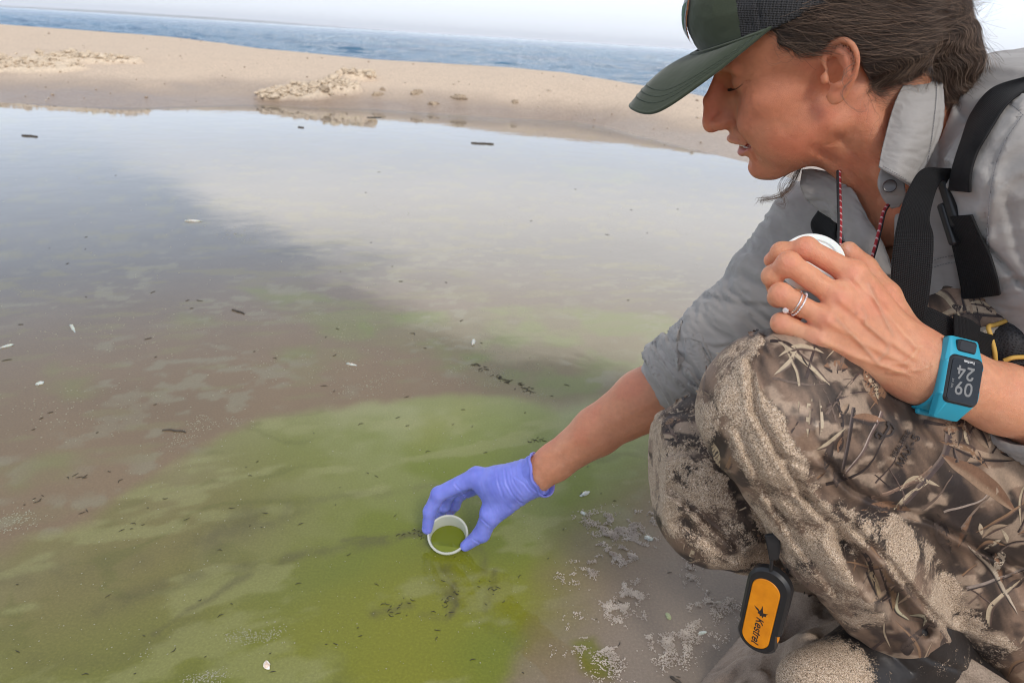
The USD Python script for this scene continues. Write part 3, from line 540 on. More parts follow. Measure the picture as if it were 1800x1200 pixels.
def colour_skin():
    out = []
    base = np.array([.50, .225, .130])
    for V, F, kind in ((V1, F1, 'head'), (V2, F2, 'left'), (V3, F3, 'right'), (V4, F4, 'x')):
        mott = fbm(V * 55, 4, 3)[:, None]; c = base * (.94 + .12 * mott); c = mixc(c, np.array([.52, .17, .105]), .38 * S(.46, .68, fbm(V * 30, 4, 17))); c = mixc(c, np.array([.56, .30, .19]), .35 * S(.5, .7, fbm(V * 24 + 9, 3, 18)))
        if kind == 'head':
            c = c * [.95, .80, .74]
            q = c2h(V); m = q.copy(); m[:, 1] = np.abs(q[:, 1])
            def g(c0, r): return np.exp(-(((m - c0) / r) ** 2).sum(1))
            red = .55 * g((68, 42, -16), (24, 18, 20)) + .75 * g((108, 4, -18), (12, 14, 14)) + .5 * g((-16, 78, 8), (22, 14, 30)) + .25 * g((78, 10, -84), (18, 20, 12))
            c = mixc(c, np.array([.50, .145, .095]), np.clip(red, 0, .75) * .75)
            lipm = np.maximum(groove(m, [(101.5, 0, -45), (99, 9, -45.5), (92, 19, -48), (85, 26.5, -51)], 4.2), groove(m, [(98.5, 0, -59), (96.5, 9, -58.5), (91, 18, -56), (85, 26, -52.5)], 4.6))
            c = mixc(c, np.array([.40, .12, .11]), S(.25, .8, lipm) * .8)
            c = mixc(c, np.array([.05, .028, .022]), S(.3, .9, np.maximum(groove(m, [(87, 19, 9.5), (80, 32, 9.5), (71, 44.5, 13.5)], 1.5), groove(m, [(94, 8, 31), (88, 26, 38), (73, 44, 36)], 3.2) * .55)) * .9)
            c = mixc(c, np.array([.03, .012, .01]), S(.6, 1, np.exp(-(np.maximum(ell(m, (86, 0, -51.6), (11, 20, 4)), 0) / 1.2) ** 2)) * .9)
            c = mixc(c, np.array([.2, .075, .04]), S(.62, .78, fbm(V * 420, 2, 9)) * .30 * g((70, 45, -8), (30, 30, 26)))      # freckles
        if kind == 'left':
            u = pxy(V); red = np.zeros(len(V))
            for k in FING:
                for j, a in ((0, .5), (1, .6)): red = np.maximum(red, a * np.exp(-(np.hypot(*(u - FING[k][j][:2]).T) / 15) ** 2))
            c = c * np.array([1.10, 1.12, 1.10]); c = mixc(c, np.array([.54, .20, .14]), red * .8)
            ve = np.zeros(len(V))
            for l in ([(1515, 540), (1524, 556), (1519, 568), (1545, 590), (1562, 604), (1560, 620), (1545, 632)], [(1527, 500), (1548, 545), (1570, 590)], [(1470, 560), (1500, 590), (1545, 640)]): ve = np.maximum(ve, crease(u, l, 4))
            c = mixc(c, np.array([.36, .20, .14]), ve * .4)
            c = mixc(c, np.array([.30, .12, .08]), np.exp(-(np.hypot(*(u - (1505, 551)).T) / 4) ** 2) * .7)
            c = mixc(c, np.array([.62, .36, .29]), np.exp(-(np.hypot(*((u - (1491, 437)) / (5, 9)).T)) ** 2) * .6)
        out.append(c)
    return np.vstack(out)
skin_mat = mat('skin', {
    'geo': ('geometry', {}), 'c': ('attribute', {'attribute': 'tone'}),
    'n': ('noise_texture', {'scale': 900.0, 'detail': 3.0, 'roughness': .6}), 'n2': ('noise_texture', {'scale': 160.0, 'detail': 4.0, 'roughness': .65}), 'vo': ('voronoi_texture', {'scale': 750.0, 'feature': 'distance_to_edge'}),
    'tr': ('rgb_ramp', {'ramp': [(.3, (.84, .80, .79)), (.7, (1.13, 1.14, 1.14))]}), 'mul': ('mix_color', {'blend_type': 'multiply', 'fac': .55, 'use_clamp': False}),
    'b0': ('bump', {'strength': .6, 'distance': .0008}), 'b': ('bump', {'strength': .55, 'distance': .0012}),
    'ro': ('map_range', {'from_min': .3, 'from_max': .7, 'to_min': .42, 'to_max': .60}),
    'p': ('principled_bsdf', {'subsurface_weight': .35, 'subsurface_radius': (1.0, .35, .2), 'subsurface_scale': .0045, 'specular_ior_level': .42})},
    [('geo.position', 'n.vector'), ('geo.position', 'n2.vector'), ('geo.position', 'vo.vector'), ('n2.fac', 'tr.fac'), ('c.color', 'mul.a'), ('tr.color', 'mul.b'), ('mul.result', 'p.base_color'), ('vo.distance', 'b0.height'), ('n2.fac', 'b.height'), ('b0.normal', 'b.normal'), ('b.normal', 'p.normal'), ('n2.fac', 'ro.value'), ('ro.result', 'p.roughness')], 'p.BSDF')
person = thing('person', 'person in grey shirt, cap and camouflage waders crouching and reaching into the green pool', 'person')
_bv, _bf = joinm((relax(V1, F1), F1), (relax(V2, F2), F2), (relax(V3, F3), F3), (V4, F4))
body = obj('body', (world(_bv), _bf), skin_mat, person, attrs={'tone': colour_skin()})
# teeth behind the parted lips
tv, tf = [], []  # an arc of small rounded blocks
for i in range(-5, 6):
    t = i * 3.55; ang = t / 26
    for z0, hgt in ((-49.0, 7.0), (-57.0, 4.0)):
        m = box_round(3.4, 2.2, hgt, .9, 3); v, f = tri(m)
        R = np.array([[math.cos(ang), -math.sin(ang)], [math.sin(ang), math.cos(ang)]])
        v2 = v.copy(); cxy = np.array([(68 if z0 > -52 else 64) + 28 * math.cos(ang), 25 * math.sin(ang)])
        v2[:, :2] = np.stack([v[:, 1], v[:, 0]], -1) @ R.T + cxy; v2[:, 2] = v[:, 2] + z0; tv.append(v2); tf.append(f[:, [0, 1, 2, 2]])
_v, _f = joinm(*zip(tv, tf))
obj('teeth', (world(h2c(_v)), _f[:, :3]), mat('teeth', {'p': ('principled_bsdf', {'base_color': (.72, .66, .55), 'roughness': .25})}, [], 'p.BSDF'), person)
# ---------------------------------------------------------------- cloth materials
def cloth(name, color, rough=.85, weave=1100.0, streak=None, sheen=.15):
    return mat(name, {
        'geo': ('geometry', {}), 'n': ('noise_texture', {'scale': weave, 'detail': 2.0}), 'sc': ('vector_math', {'math_type': 'multiply', 'vector2': streak or (30, 30, 260)}),
        'n2': ('noise_texture', {'scale': 1.0, 'detail': 4.0, 'roughness': .6}), 'n3': ('noise_texture', {'scale': 60.0, 'detail': 5.0, 'roughness': .6}),
        'r': ('rgb_ramp', {'ramp': [(.25, tuple(.91 * c for c in color)), (.5, color), (.75, tuple(min(1, 1.07 * c) for c in color))]}),
        'ad': ('math', {'math_type': 'multiply_add', 'value2': .5}), 'h': ('math', {'math_type': 'multiply', 'value2': .5}),
        'b1': ('bump', {'strength': .35, 'distance': .0006}), 'b2': ('bump', {'strength': .35, 'distance': .0025}),
        'p': ('principled_bsdf', {'roughness': rough, 'sheen_weight': sheen, 'sheen_roughness': .4, 'specular_ior_level': .3})},
        [('geo.position', 'n.vector'), ('geo.position', 'sc.vector1'), ('sc.vector', 'n2.vector'), ('geo.position', 'n3.vector'), ('n2.fac', 'h.value1'), ('n3.fac', 'ad.value1'), ('h.value', 'ad.value3'), ('ad.value', 'r.fac'), ('r.color', 'p.base_color'),
         ('n3.fac', 'b2.height'), ('n.fac', 'b1.height'), ('b2.normal', 'b1.normal'), ('b1.normal', 'p.normal')], 'p.BSDF')
GREY = (.300, .285, .271)
shirt_mat = cloth('grey_shirt_cloth', GREY, .8)
stitch_mat = mat('grey_thread', {'p': ('principled_bsdf', {'base_color': (.15, .15, .16), 'roughness': .9})}, [], 'p.BSDF')
def webbing(name, c, period=260.0):
    return mat(name, {'tc': ('texture_coordinate', {}), 'w': ('wave_texture', {'wave_type': 'bands', 'bands_direction': 'x', 'scale': period / 20, 'distortion': .4, 'detail': 1.0}), 'w2': ('wave_texture', {'wave_type': 'bands', 'bands_direction': 'y', 'scale': 6.0, 'distortion': .3}),
        'm': ('math', {'math_type': 'multiply'}), 'r': ('rgb_ramp', {'ramp': [(.0, tuple(.45 * x for x in c)), (1, tuple(1.5 * x for x in c))]}), 'b': ('bump', {'strength': .8, 'distance': .0012}),
        'p': ('principled_bsdf', {'roughness': .7, 'specular_ior_level': .3})},
        [('tc.UV', 'w.vector'), ('tc.UV', 'w2.vector'), ('w.fac', 'm.value1'), ('w2.fac', 'm.value2'), ('w.fac', 'r.fac'), ('r.color', 'p.base_color'), ('m.value', 'b.height'), ('b.normal', 'p.normal')], 'p.BSDF')
strap_mat = webbing('black_webbing', (.007, .007, .008))
plastic = mat('black_plastic', {'geo': ('geometry', {}), 'n': ('noise_texture', {'scale': 900.0, 'detail': 2.0}), 'b': ('bump', {'strength': .15, 'distance': .0004}), 'p': ('principled_bsdf', {'base_color': (.012, .012, .013), 'roughness': .38})}, [('geo.position', 'n.vector'), ('n.fac', 'b.height'), ('b.normal', 'p.normal')], 'p.BSDF')

# ---------------------------------------------------------------- the shirt
SL = [C3(1455, 425, .845), C3(1385, 520, .875), C3(1290, 600, .905), C3(1205, 655, .925)]
VOPEN = [(1496, 330), (1548, 330), (1572, 372), (1572, 440), (1560, 480), (1540, 468), (1520, 400)]
def ring_wr(p, a, b, n, amp, seed):          # folds across a sleeve, spiralling a little
    a, b = np.asarray(a), np.asarray(b); L = np.linalg.norm(b - a); ax = (b - a) / L; t = (p - a) @ ax / L
    q = (p - a) - ((p - a) @ ax)[:, None] * ax; M = basis(ax, [.2, .3, .9]); an = np.stack([q @ M[0], q @ M[1]], -1); an = an / np.maximum(np.linalg.norm(an, axis=1, keepdims=True), 1e-6)
    v = fbm(np.stack([t * n + .55 * an[:, 0], an[:, 0] * .9 + 3, an[:, 1] * .9], -1), 3, seed)
    return amp * (1 - np.abs(2 * v - 1) ** .8 * 1.6)
def shirt_sdf(p):
    uv = pxy(p)
    t = cap(p, C3(1655, 432, .748), C3(1775, 760, .885), .116, .13)
    t = smin(t, cap(p, C3(1668, 300, .735), C3(1800, 245, .66), .062, .070), .06)
    t = smin(t, cap(p, C3(1700, 230, .745), C3(1860, 225, .73), .073, .08), .06)
    t = smin(t, cap(p, C3(1660, 350, .75), SL[0], .07, .064), .06)
    sl = chain(p, SL, [.067, .066, .056, .045], .02)
    sl = sl - ring_wr(p, SL[0], SL[3], 19, .0065, 5) - .0035 * (1 - np.abs(2 * fbm(p * [9, 9, 5], 3, 8) - 1))
    for l, w in (([(1240, 520), (1300, 535), (1380, 540)], 6), ([(1205, 600), (1260, 612), (1330, 600)], 4), ([(1230, 635), (1270, 638), (1300, 625)], 4), ([(1290, 480), (1350, 500), (1400, 560)], 9), ([(1330, 440), (1400, 470)], 9)): sl = sl + .0030 * crease(uv, l, w) - .0022 * crease(uv + (1, 7), l, w)
    t = smin(t, sl, .03)
    na = cap(p, C3(1822, 300, .600), C3(1965, 720, .650), .064, .060)
    na = na - ring_wr(p, C3(1822, 300, .60), C3(1965, 720, .65), 13, .006, 15)
    t = smin(t, na, .025)
    # broad soft folds, the arm-hole seam and the pucker along it
    f = fbm(np.stack([p[:, 0] * 16 + p[:, 1] * 9, p[:, 1] * 3.5 - p[:, 0] * 4, p[:, 2] * 4], -1), 3, 17)
    t = t - .013 * (1 - np.abs(2 * f - 1)) + .008
    t = t - .0010 * (1 - np.abs(2 * fbm(np.stack([p[:, 0] * 34 + p[:, 1] * 20, p[:, 1] * 14 - p[:, 0] * 10, p[:, 2] * 16], -1), 3, 27) - 1))
    seam = [(1732, 172), (1775, 182), (1800, 200)]; arm = [(1790, 205), (1760, 250), (1742, 300), (1733, 370), (1730, 440), (1745, 500)]
    t = t + .0022 * crease(uv, seam, 3) - .0014 * crease(uv + (0, 6), seam, 4)
    pk = crease(uv + (10, 0), arm, 11) * np.sin(polydist(uv, arm[:1]) * .62 + 5 * fbm(p * 60, 2, 3))
    t = t + .0022 * crease(uv, arm, 3) - .0011 * pk - .002 * crease(uv + (-9, 0), arm, 7)
    for l, w, a in (([(1662, 165), (1680, 175), (1690, 200), (1715, 215)], 5, .004), ([(1655, 180), (1650, 240), (1648, 290)], 7, .004), ([(1690, 140), (1740, 128), (1795, 135)], 9, .002), ([(1720, 420), (1760, 460), (1800, 505)], 6, .006), ([(1770, 350), (1785, 420), (1800, 470)], 9, .003),
                    ([(1640, 450), (1665, 520)], 10, .003), ([(1625, 470), (1660, 460), (1680, 455)], 3, .002)): t = t + a * crease(uv, l, w)
    # neck and the open front
    nk = cap(p, NK0, NK0 + .72 * (NK1 - NK0), .053, .047); t = smax(t, -nk, .006)
    vo = sdist(uv, VOPEN) * p[:, 2] / FPX; vo = np.maximum(vo, p[:, 2] - .76); t = smax(t, -vo, .004)
    return t
V, F = surface(shirt_sdf, [.13, -.16, .50], [.72, .32, 1.02], .0027)
V = relax(V, F)
shirt = obj('shirt', (world(V), F), shirt_mat, person)
shirt_tree = (cKDTree(pxy(V)), V)
def snap(uv, off=.0006, tree=None, vn=None):
    """depth of the nearest front surface under pixels"""
    tr, VV = tree; _, idx = tr.query(uv, k=12); d = VV[idx][..., 2].min(1)
    return c3(np.c_[uv, d - off])
def ribbon(uvs, wid, tree, off=.0008, th=.0005, n=40):
    """a flat seam or print lying on a surface, along pixels uvs, wid pixels wide"""
    q = cr(np.asarray(uvs, float), n); t = np.gradient(q, axis=0); t /= np.linalg.norm(t, axis=1, keepdims=True); nn = np.stack([-t[:, 1], t[:, 0]], -1); w = np.broadcast_to(wid, n)[:, None] / 2
    L, R = snap(q + nn * w, off, tree), snap(q - nn * w, off, tree); d = np.minimum(L[:, 2], R[:, 2]); i = np.arange(n)
    return np.vstack([L, R]), np.stack([i[:-1], i[1:], i[1:] + n, i[:-1] + n], 1)
ms = []
def stitch(uvs, step=5.0, ln=3.0, tree=shirt_tree):
    q = cr(np.asarray(uvs, float), 400); s = np.concatenate([[0], np.cumsum(np.hypot(*np.diff(q, axis=0).T))])
    for a in np.arange(0, s[-1] - ln, step):
        e = np.stack([np.interp([a, a + ln], s, q[:, k]) for k in (0, 1)], -1); w = snap(e, .0007, tree); ms.append(tube(w, .00035, 3, 5))
stitch([(1735, 172), (1775, 183), (1800, 204)]); stitch([(1796, 204), (1766, 250), (1748, 300), (1738, 370), (1736, 440), (1750, 500)]); stitch([(1628, 462), (1660, 452), (1682, 449)]); stitch([(1628, 474), (1660, 464), (1684, 460)])
# rolled cuffs
def cuff_f(p):
    uv = pxy(p); a, b = C3(1245, 634, .915), C3(1163, 670, .942)
    d = cap(p, a, b, .0640, .0505); ax = (b - a) / np.linalg.norm(b - a); t = (p - a) @ ax
    d = smax(d, t - np.linalg.norm(b - a) * .93 - .004 * np.sin(p[:, 2] * 90), .004); d = smax(d, -t - .012 + .01 * nz(p, 30, 2, 1), .004)
    d = d - ring_wr(p, a, b, 34, .005, 31)
    for l, w, s_ in (([(1188, 600), (1200, 625), (1196, 660), (1260, 700)], 3, 1), ([(1172, 585), (1186, 610), (1215, 650), (1250, 690)], 4, .8), ([(1150, 605), (1180, 645), (1225, 700)], 4, .7), ([(1205, 560), (1195, 590), (1198, 625)], 3, 1.3)): d = d + .006 * s_ * crease(uv, l, w + 1) - .004 * s_ * crease(uv + (6, -4), l, w + 1)
    return d
V, F = surface(cuff_f, C3(1200, 650, .92) - [.10, .08, .12], C3(1200, 650, .92) + [.10, .09, .08], .0020)
obj('rolled_cuff', (world(relax(V, F)), F), shirt_mat, shirt)
def cuff_n(p):
    a, b = C3(1803, 700, .616), C3(1900, 745, .645); ax = (b - a) / np.linalg.norm(b - a); t = (p - a) @ ax
    d = cap(p, a, b, .047, .058) - ring_wr(p, a, b, 26, .004, 41); d = smax(d, -t, .006)
    return smax(d, -(cap(p, a - ax * .1, a + ax * .006, .0425, .0425)), .003)
V, F = surface(cuff_n, C3(1850, 720, .62) - [.08, .09, .08], C3(1850, 720, .62) + [.12, .09, .10], .0022)
obj('rolled_cuff', (world(relax(V, F)), F), shirt_mat, shirt)
# collar: the wing on her left, its stand with the button, and the wing on the far side
def crinkle(a, f, seed): return lambda u, v: a * (1 - np.abs(2 * fbm(np.stack([u * f, v * 2.2 + .3 * u, 0 * u], -1), 3, seed) - 1)) + .6 * a * np.sin(u * 2.5) - .0016 * np.exp(-((v - .93) / .012) ** 2)
wing = [[C3(1616, 118, .690), C3(1632, 118, .692), C3(1652, 124, .694)], [C3(1580, 165, .650), C3(1612, 178, .642), C3(1653, 168, .652)], [C3(1559, 236, .640), C3(1600, 240, .628), C3(1646, 236, .640)], [C3(1545, 296, .638), C3(1572, 312, .630), C3(1600, 330, .636)]]
v, f, uvw = sheet(wing, 90, 40, .0028, crinkle(.0024, 15, 3))
collar = obj('collar', (world(v), f), shirt_mat, shirt)
wt = (cKDTree(pxy(v)), v)
stitch([(1645, 135), (1646, 170), (1639, 236), (1630, 288)], 4.5, 2.8, wt); stitch([(1552, 292), (1575, 305), (1596, 318)], 4.5, 2.8, wt)
stand = [[C3(1600, 160, .664), C3(1614, 170, .664)], [C3(1572, 240, .652), C3(1592, 246, .650)], [C3(1544, 312, .646), C3(1590, 322, .640)], [C3(1550, 346, .650), C3(1592, 344, .645)], [C3(1566, 366, .656), C3(1580, 362, .654)]]
v, f, _ = sheet(stand, 40, 14, .003); obj('collar_stand', (world(v), f), shirt_mat, shirt)
bt = tri(trimesh.creation.revolve(np.array([[0, 0], [.0052, 0], [.0060, .0012], [.0052, .0024], [.0040, .0018], [0, .0016]]), sections=28)); fr = basis(C3(1564, 327, 1) * -1, [0, 1, 0])
bm = mat('button', {'p': ('principled_bsdf', {'base_color': (.045, .04, .042), 'roughness': .3})}, [], 'p.BSDF')
obj('button', (world(bt[0] @ fr + C3(1564, 327, .638)), bt[1]), bm, shirt, smooth=40)
fw = [[C3(1412, 302, .745), C3(1440, 300, .735), C3(1490, 312, .715)], [C3(1410, 330, .742), C3(1450, 330, .728), C3(1492, 345, .708)], [C3(1436, 352, .738), C3(1468, 366, .722), C3(1500, 385, .702)], [C3(1468, 372, .730), C3(1478, 384, .720), C3(1490, 400, .712)]]
v, f, _ = sheet(fw, 46, 40, .0026, crinkle(.0045, 7, 13)); obj('collar', (world(v), f), shirt_mat, shirt)
fl = [[C3(1478, 330, .715), C3(1494, 330, .704), C3(1506, 340, .698)], [C3(1480, 385, .708), C3(1502, 380, .694), C3(1524, 388, .690)], [C3(1500, 440, .700), C3(1525, 425, .684), C3(1548, 432, .682)], [C3(1530, 500, .694), C3(1550, 486, .680), C3(1568, 484, .678)]]
v, f, _ = sheet(fl, 46, 30, .0026, crinkle(.0036, 8, 23)); obj('front_placket', (world(v), f), shirt_mat, shirt)
_v, _f = joinm(*ms); tag(obj('stitching', (world(_v), _f), stitch_mat, shirt), kind='stuff')

# ---------------------------------------------------------------- the waders
KN, AN, HP = C3(1370, 718, .626), C3(1572, 1072, .805), C3(1790, 868, .80)
K2a, K2b = C3(1243, 806, .805), C3(1262, 884, .812)
BIBTOP = [(1500, 560), (1560, 540), (1618, 517), (1660, 503), (1705, 499), (1750, 504), (1800, 520), (1900, 540)]
def waders_sdf(p):
    uv = pxy(p)
    a = chain(p, [KN, (KN + HP) / 2 + [0, .004, 0], HP], [.0655, .074, .10], .03)
    b = chain(p, [KN, KN * .5 + AN * .5 + [-.004, -.004, -.006], AN], [.064, .062, .053], .02)
    a = smin(a, b, .018)
    a = smin(a, cap(p, C3(1605, 915, .765), C3(1870, 1185, .90), .050, .07), .012)
    a = a - .009 * (1 - np.abs(2 * fbm(np.stack([uv[:, 0] * .006 + uv[:, 1] * .011, uv[:, 0] * .004 - uv[:, 1] * .002, p[:, 2] * 5], -1), 3, 3) - 1)) + .003
    # folds along the shin and round the knee
    for l, w, s_ in (([(1318, 640), (1325, 720), (1370, 800), (1420, 880), (1470, 930)], 9, .007), ([(1300, 760), (1345, 860), (1400, 950), (1470, 1040)], 10, .0035), ([(1440, 800), (1500, 862), (1570, 892), (1640, 915), (1720, 962), (1800, 1004)], 8, .006), ([(1480, 950), (1530, 1010), (1575, 1060), (1620, 1105)], 22, .016),
                     ([(1500, 930), (1560, 985), (1620, 1060), (1700, 1140)], 8, .006), ([(1375, 800), (1400, 815), (1440, 830)], 7, .004), ([(1385, 860), (1430, 880)], 6, .005), ([(1560, 700), (1640, 760), (1740, 800)], 14, .003), ([(1290, 620), (1330, 610), (1360, 625)], 6, .003), ([(1345, 590), (1330, 650), (1345, 700)], 6, .0035)):
        a = a + 1.25 * s_ * crease(uv, l, w) - .6 * s_ * crease(uv + (w * .9, -w * .6), l, w) - .4 * s_ * crease(uv + (-w * .9, w * .6), l, w)
    g = cap(p, K2a, K2b, .0635, .066); g = smin(g, cap(p, K2b, C3(1440, 965, .945), .064, .056), .02); g = smin(g, cap(p, K2a, C3(1760, 770, 1.0), .064, .10), .03)
    g = g - .010 * (1 - np.abs(2 * fbm(np.stack([uv[:, 0] * .009, uv[:, 1] * .007 + uv[:, 0] * .004, p[:, 2] * 6], -1), 3, 9) - 1)) + .003
    for l, w, s_ in (([(1165, 800), (1240, 790), (1262, 760)], 8, .004), ([(1180, 860), (1230, 900), (1300, 960)], 9, .006), ([(1150, 740), (1200, 725), (1255, 728)], 6, .003), ([(1210, 930), (1280, 975), (1360, 1005)], 7, .003)): g = g + s_ * crease(uv, l, w) - .5 * s_ * crease(uv + (w, -w), l, w)
    d = np.minimum(a, g)
    bib = cap(p, C3(1690, 570, .765), C3(1790, 830, .90), .134, .145)
    bib = bib - .008 * (1 - np.abs(2 * fbm(np.stack([uv[:, 0] * .004, uv[:, 1] * .016, p[:, 2] * 4], -1), 3, 19) - 1))
    ed = (np.interp(uv[:, 0], *zip(*BIBTOP)) - uv[:, 1]) * p[:, 2] / FPX
    bib = smax(bib, ed, .004)
    d = smin(d, bib, .012)
    # crusts of sand stand out a little
    return d - sandmask(uv, p, False) * (.0002 + .0042 * fbm(p * 90, 3, 77))
SANDP = [([(1254, 705), (1260, 640), (1285, 604), (1340, 588), (1352, 600), (1322, 640), (1330, 690), (1370, 730), (1400, 780), (1435, 850), (1470, 900), (1540, 950), (1505, 985), (1480, 960), (1500, 1010), (1540, 1060), (1560, 1090), (1500, 1105), (1400, 1010), (1340, 930)], 1.0),
         ([(1470, 880), (1500, 890), (1545, 900), (1580, 905), (1640, 960), (1690, 1040), (1790, 1150), (1760, 1180), (1680, 1130), (1600, 1050), (1545, 985), (1500, 930)], .78),
         ([(1140, 700), (1260, 700), (1270, 760), (1240, 790), (1300, 900), (1400, 1040), (1280, 1000), (1190, 960), (1135, 880)], .62), ([(1140, 700), (1172, 715), (1165, 800), (1185, 890), (1260, 960), (1400, 1020), (1390, 1045), (1270, 1000), (1180, 955), (1135, 880)], 1.0), ([(1180, 800), (1230, 800), (1285, 850), (1280, 870)], .9)]
def sandmask(uv, p, fine=True):
    m = np.zeros(len(uv)); w = uv.copy()
    k = (uv[:, 0] > 1090) & (uv[:, 1] > 540) & (uv[:, 0] < 1830)
    w[k] += 26 * np.stack([nz(p[k], 26, 2, 5), nz(p[k], 26, 2, 6)], -1)
    if fine: w[k] += 10 * np.stack([nz(p[k], 120, 2, 7), nz(p[k], 120, 2, 8)], -1)
    for poly, a in SANDP: m[k] = np.maximum(m[k], a * S(16, -16, sdist(w[k], np.array(poly, float))))
    m[k] *= .46 + .74 * S(.36, .60, fbm(p[k] * 30, 4 if fine else 2, 55))
    return m
V, F = surface(waders_sdf, [.17, -.46, .51], [.74, .10, 1.12], .0023)
V = relax(V, F, 1)
uv = pxy(V); Nw = vnormals(V, F)
rib, ribc = [], []
def camo(uv, p, tree):
    q = np.c_[uv * .01, p[:, 2:] * 6]
    st = fbm(np.stack([q[:, 0] * .6 + q[:, 1] * 1.2, (q[:, 0] - q[:, 1] * .5) * 5.0, q[:, 2]], -1), 4, 101)            # bark grain
    big = fbm(q * .75, 3, 102); mid = fbm(q * [2.0, 3.2, 1.5], 4, 103)
    c = mixc(np.array([.036, .025, .020]), np.array([.180, .118, .082]), S(.40, .60, big * .6 + st * .4))
    c = mixc(c, np.array([.32, .235, .17]), S(.57, .64, mid) * .85)
    c = mixc(c, np.array([.026, .019, .018]), S(.60, .70, fbm(q * 1.9 + 7, 4, 104)) * .85)
    c = c * (.62 + .78 * st)[:, None]
    r = np.random.default_rng(11)
    def stroke(c, pts, w0, w1, col, edge=None, alpha=1.0):
        n = 26; q = cr(np.asarray(pts, float), n); q = q + 5 * np.stack([fbm(np.c_[q * .03, 0 * q[:, 0]], 2, 31) - .5, fbm(np.c_[q * .03, 0 * q[:, 0]], 2, 32) - .5], -1); t = np.linspace(0, 1, n); w = np.broadcast_to(w0(t) if callable(w0) else w0 + (w1 - w0) * t, n); T_ = np.gradient(q, axis=0); T_ /= np.maximum(np.linalg.norm(T_, axis=1, keepdims=True), 1e-6); N_ = np.stack([-T_[:, 1], T_[:, 0]], -1)
        cross = [-1, -.55, 0, .55, 1]; U = np.concatenate([q + N_ * (w * s_)[:, None] for s_ in cross]); C_ = np.array([(edge if edge is not None and s_ > .3 else col) for s_ in cross for _ in range(n)]) * (.72 + .5 * fbm(np.c_[U * [.05, .09], 0 * U[:, 0]], 3, 6))[:, None]
        U = U + .6 * (fbm(np.c_[U * .3, 0 * U[:, 0]], 2, 9) - .5)[:, None]
        dd_, ii_ = tree[0].query(U, k=5); dp = tree[1][ii_][..., 2]; near = dp < dp.min(1, keepdims=True) + .006; wt_ = near / (dd_ + .3); X = c3(np.c_[U, (dp * wt_).sum(1) / wt_.sum(1) - .00035]); ok = (sandmask(U, X) < .30) & (dd_[:, 0] < 5); f_ = np.vstack([np.stack([j * n + np.arange(n - 1), j * n + np.arange(1, n), (j + 1) * n + np.arange(1, n), (j + 1) * n + np.arange(n - 1)], 1) for j in range(4)])
        L_ = np.linalg.norm(X[f_[:, 0]] - X[f_[:, 2]], axis=1); f_ = f_[ok[f_].all(1) & (np.ptp(X[f_][..., 2], axis=1) < .014) & (L_ < .04)]
        if len(f_): ids_, inv_ = np.unique(f_, return_inverse=True); rib.append((X[ids_], inv_.reshape(-1, 4))); ribc.append(C_[ids_])
        return c
    leaf = lambda w: (lambda t: w * np.sin(np.pi * np.clip(t, 0, 1)) ** .8 + .2)
    for i in range(300):                                                       # reeds, leaves and twigs of the print
        x0, y0 = r.uniform(1140, 1830), r.uniform(480, 1200); x0 += 130 * (1520 < x0 < 1620 and 720 < y0 < 830); a = r.uniform(-2.6, .2); L = r.uniform(40, 150); bend = r.uniform(-.5, .5)
        pts = [(x0, y0), (x0 + L * .5 * math.cos(a), y0 + L * .5 * math.sin(a)), (x0 + L * math.cos(a + bend), y0 + L * math.sin(a + bend))]; kind = r.random()
        if kind < .42: c = stroke(c, pts, leaf(r.uniform(2, 7)), 0, [(.40, .32, .22), (.30, .22, .15), (.22, .13, .075)][r.integers(3)], (.08, .05, .04))
        elif kind < .72: c = stroke(c, pts, r.uniform(1.5, 4), .8, [(.03, .02, .018), (.05, .032, .028), (.13, .09, .07)][r.integers(3)], (.14, .10, .08) if r.random() < .5 else None)
        else: c = stroke(c, [pts[0], pts[1]], leaf(r.uniform(5, 13)), 0, [(.20, .11, .065), (.27, .19, .13), (.07, .05, .042)][r.integers(3)], (.035, .025, .022))
    D, Lg, Br = (.030, .021, .02), (.42, .34, .24), (.23, .125, .07)
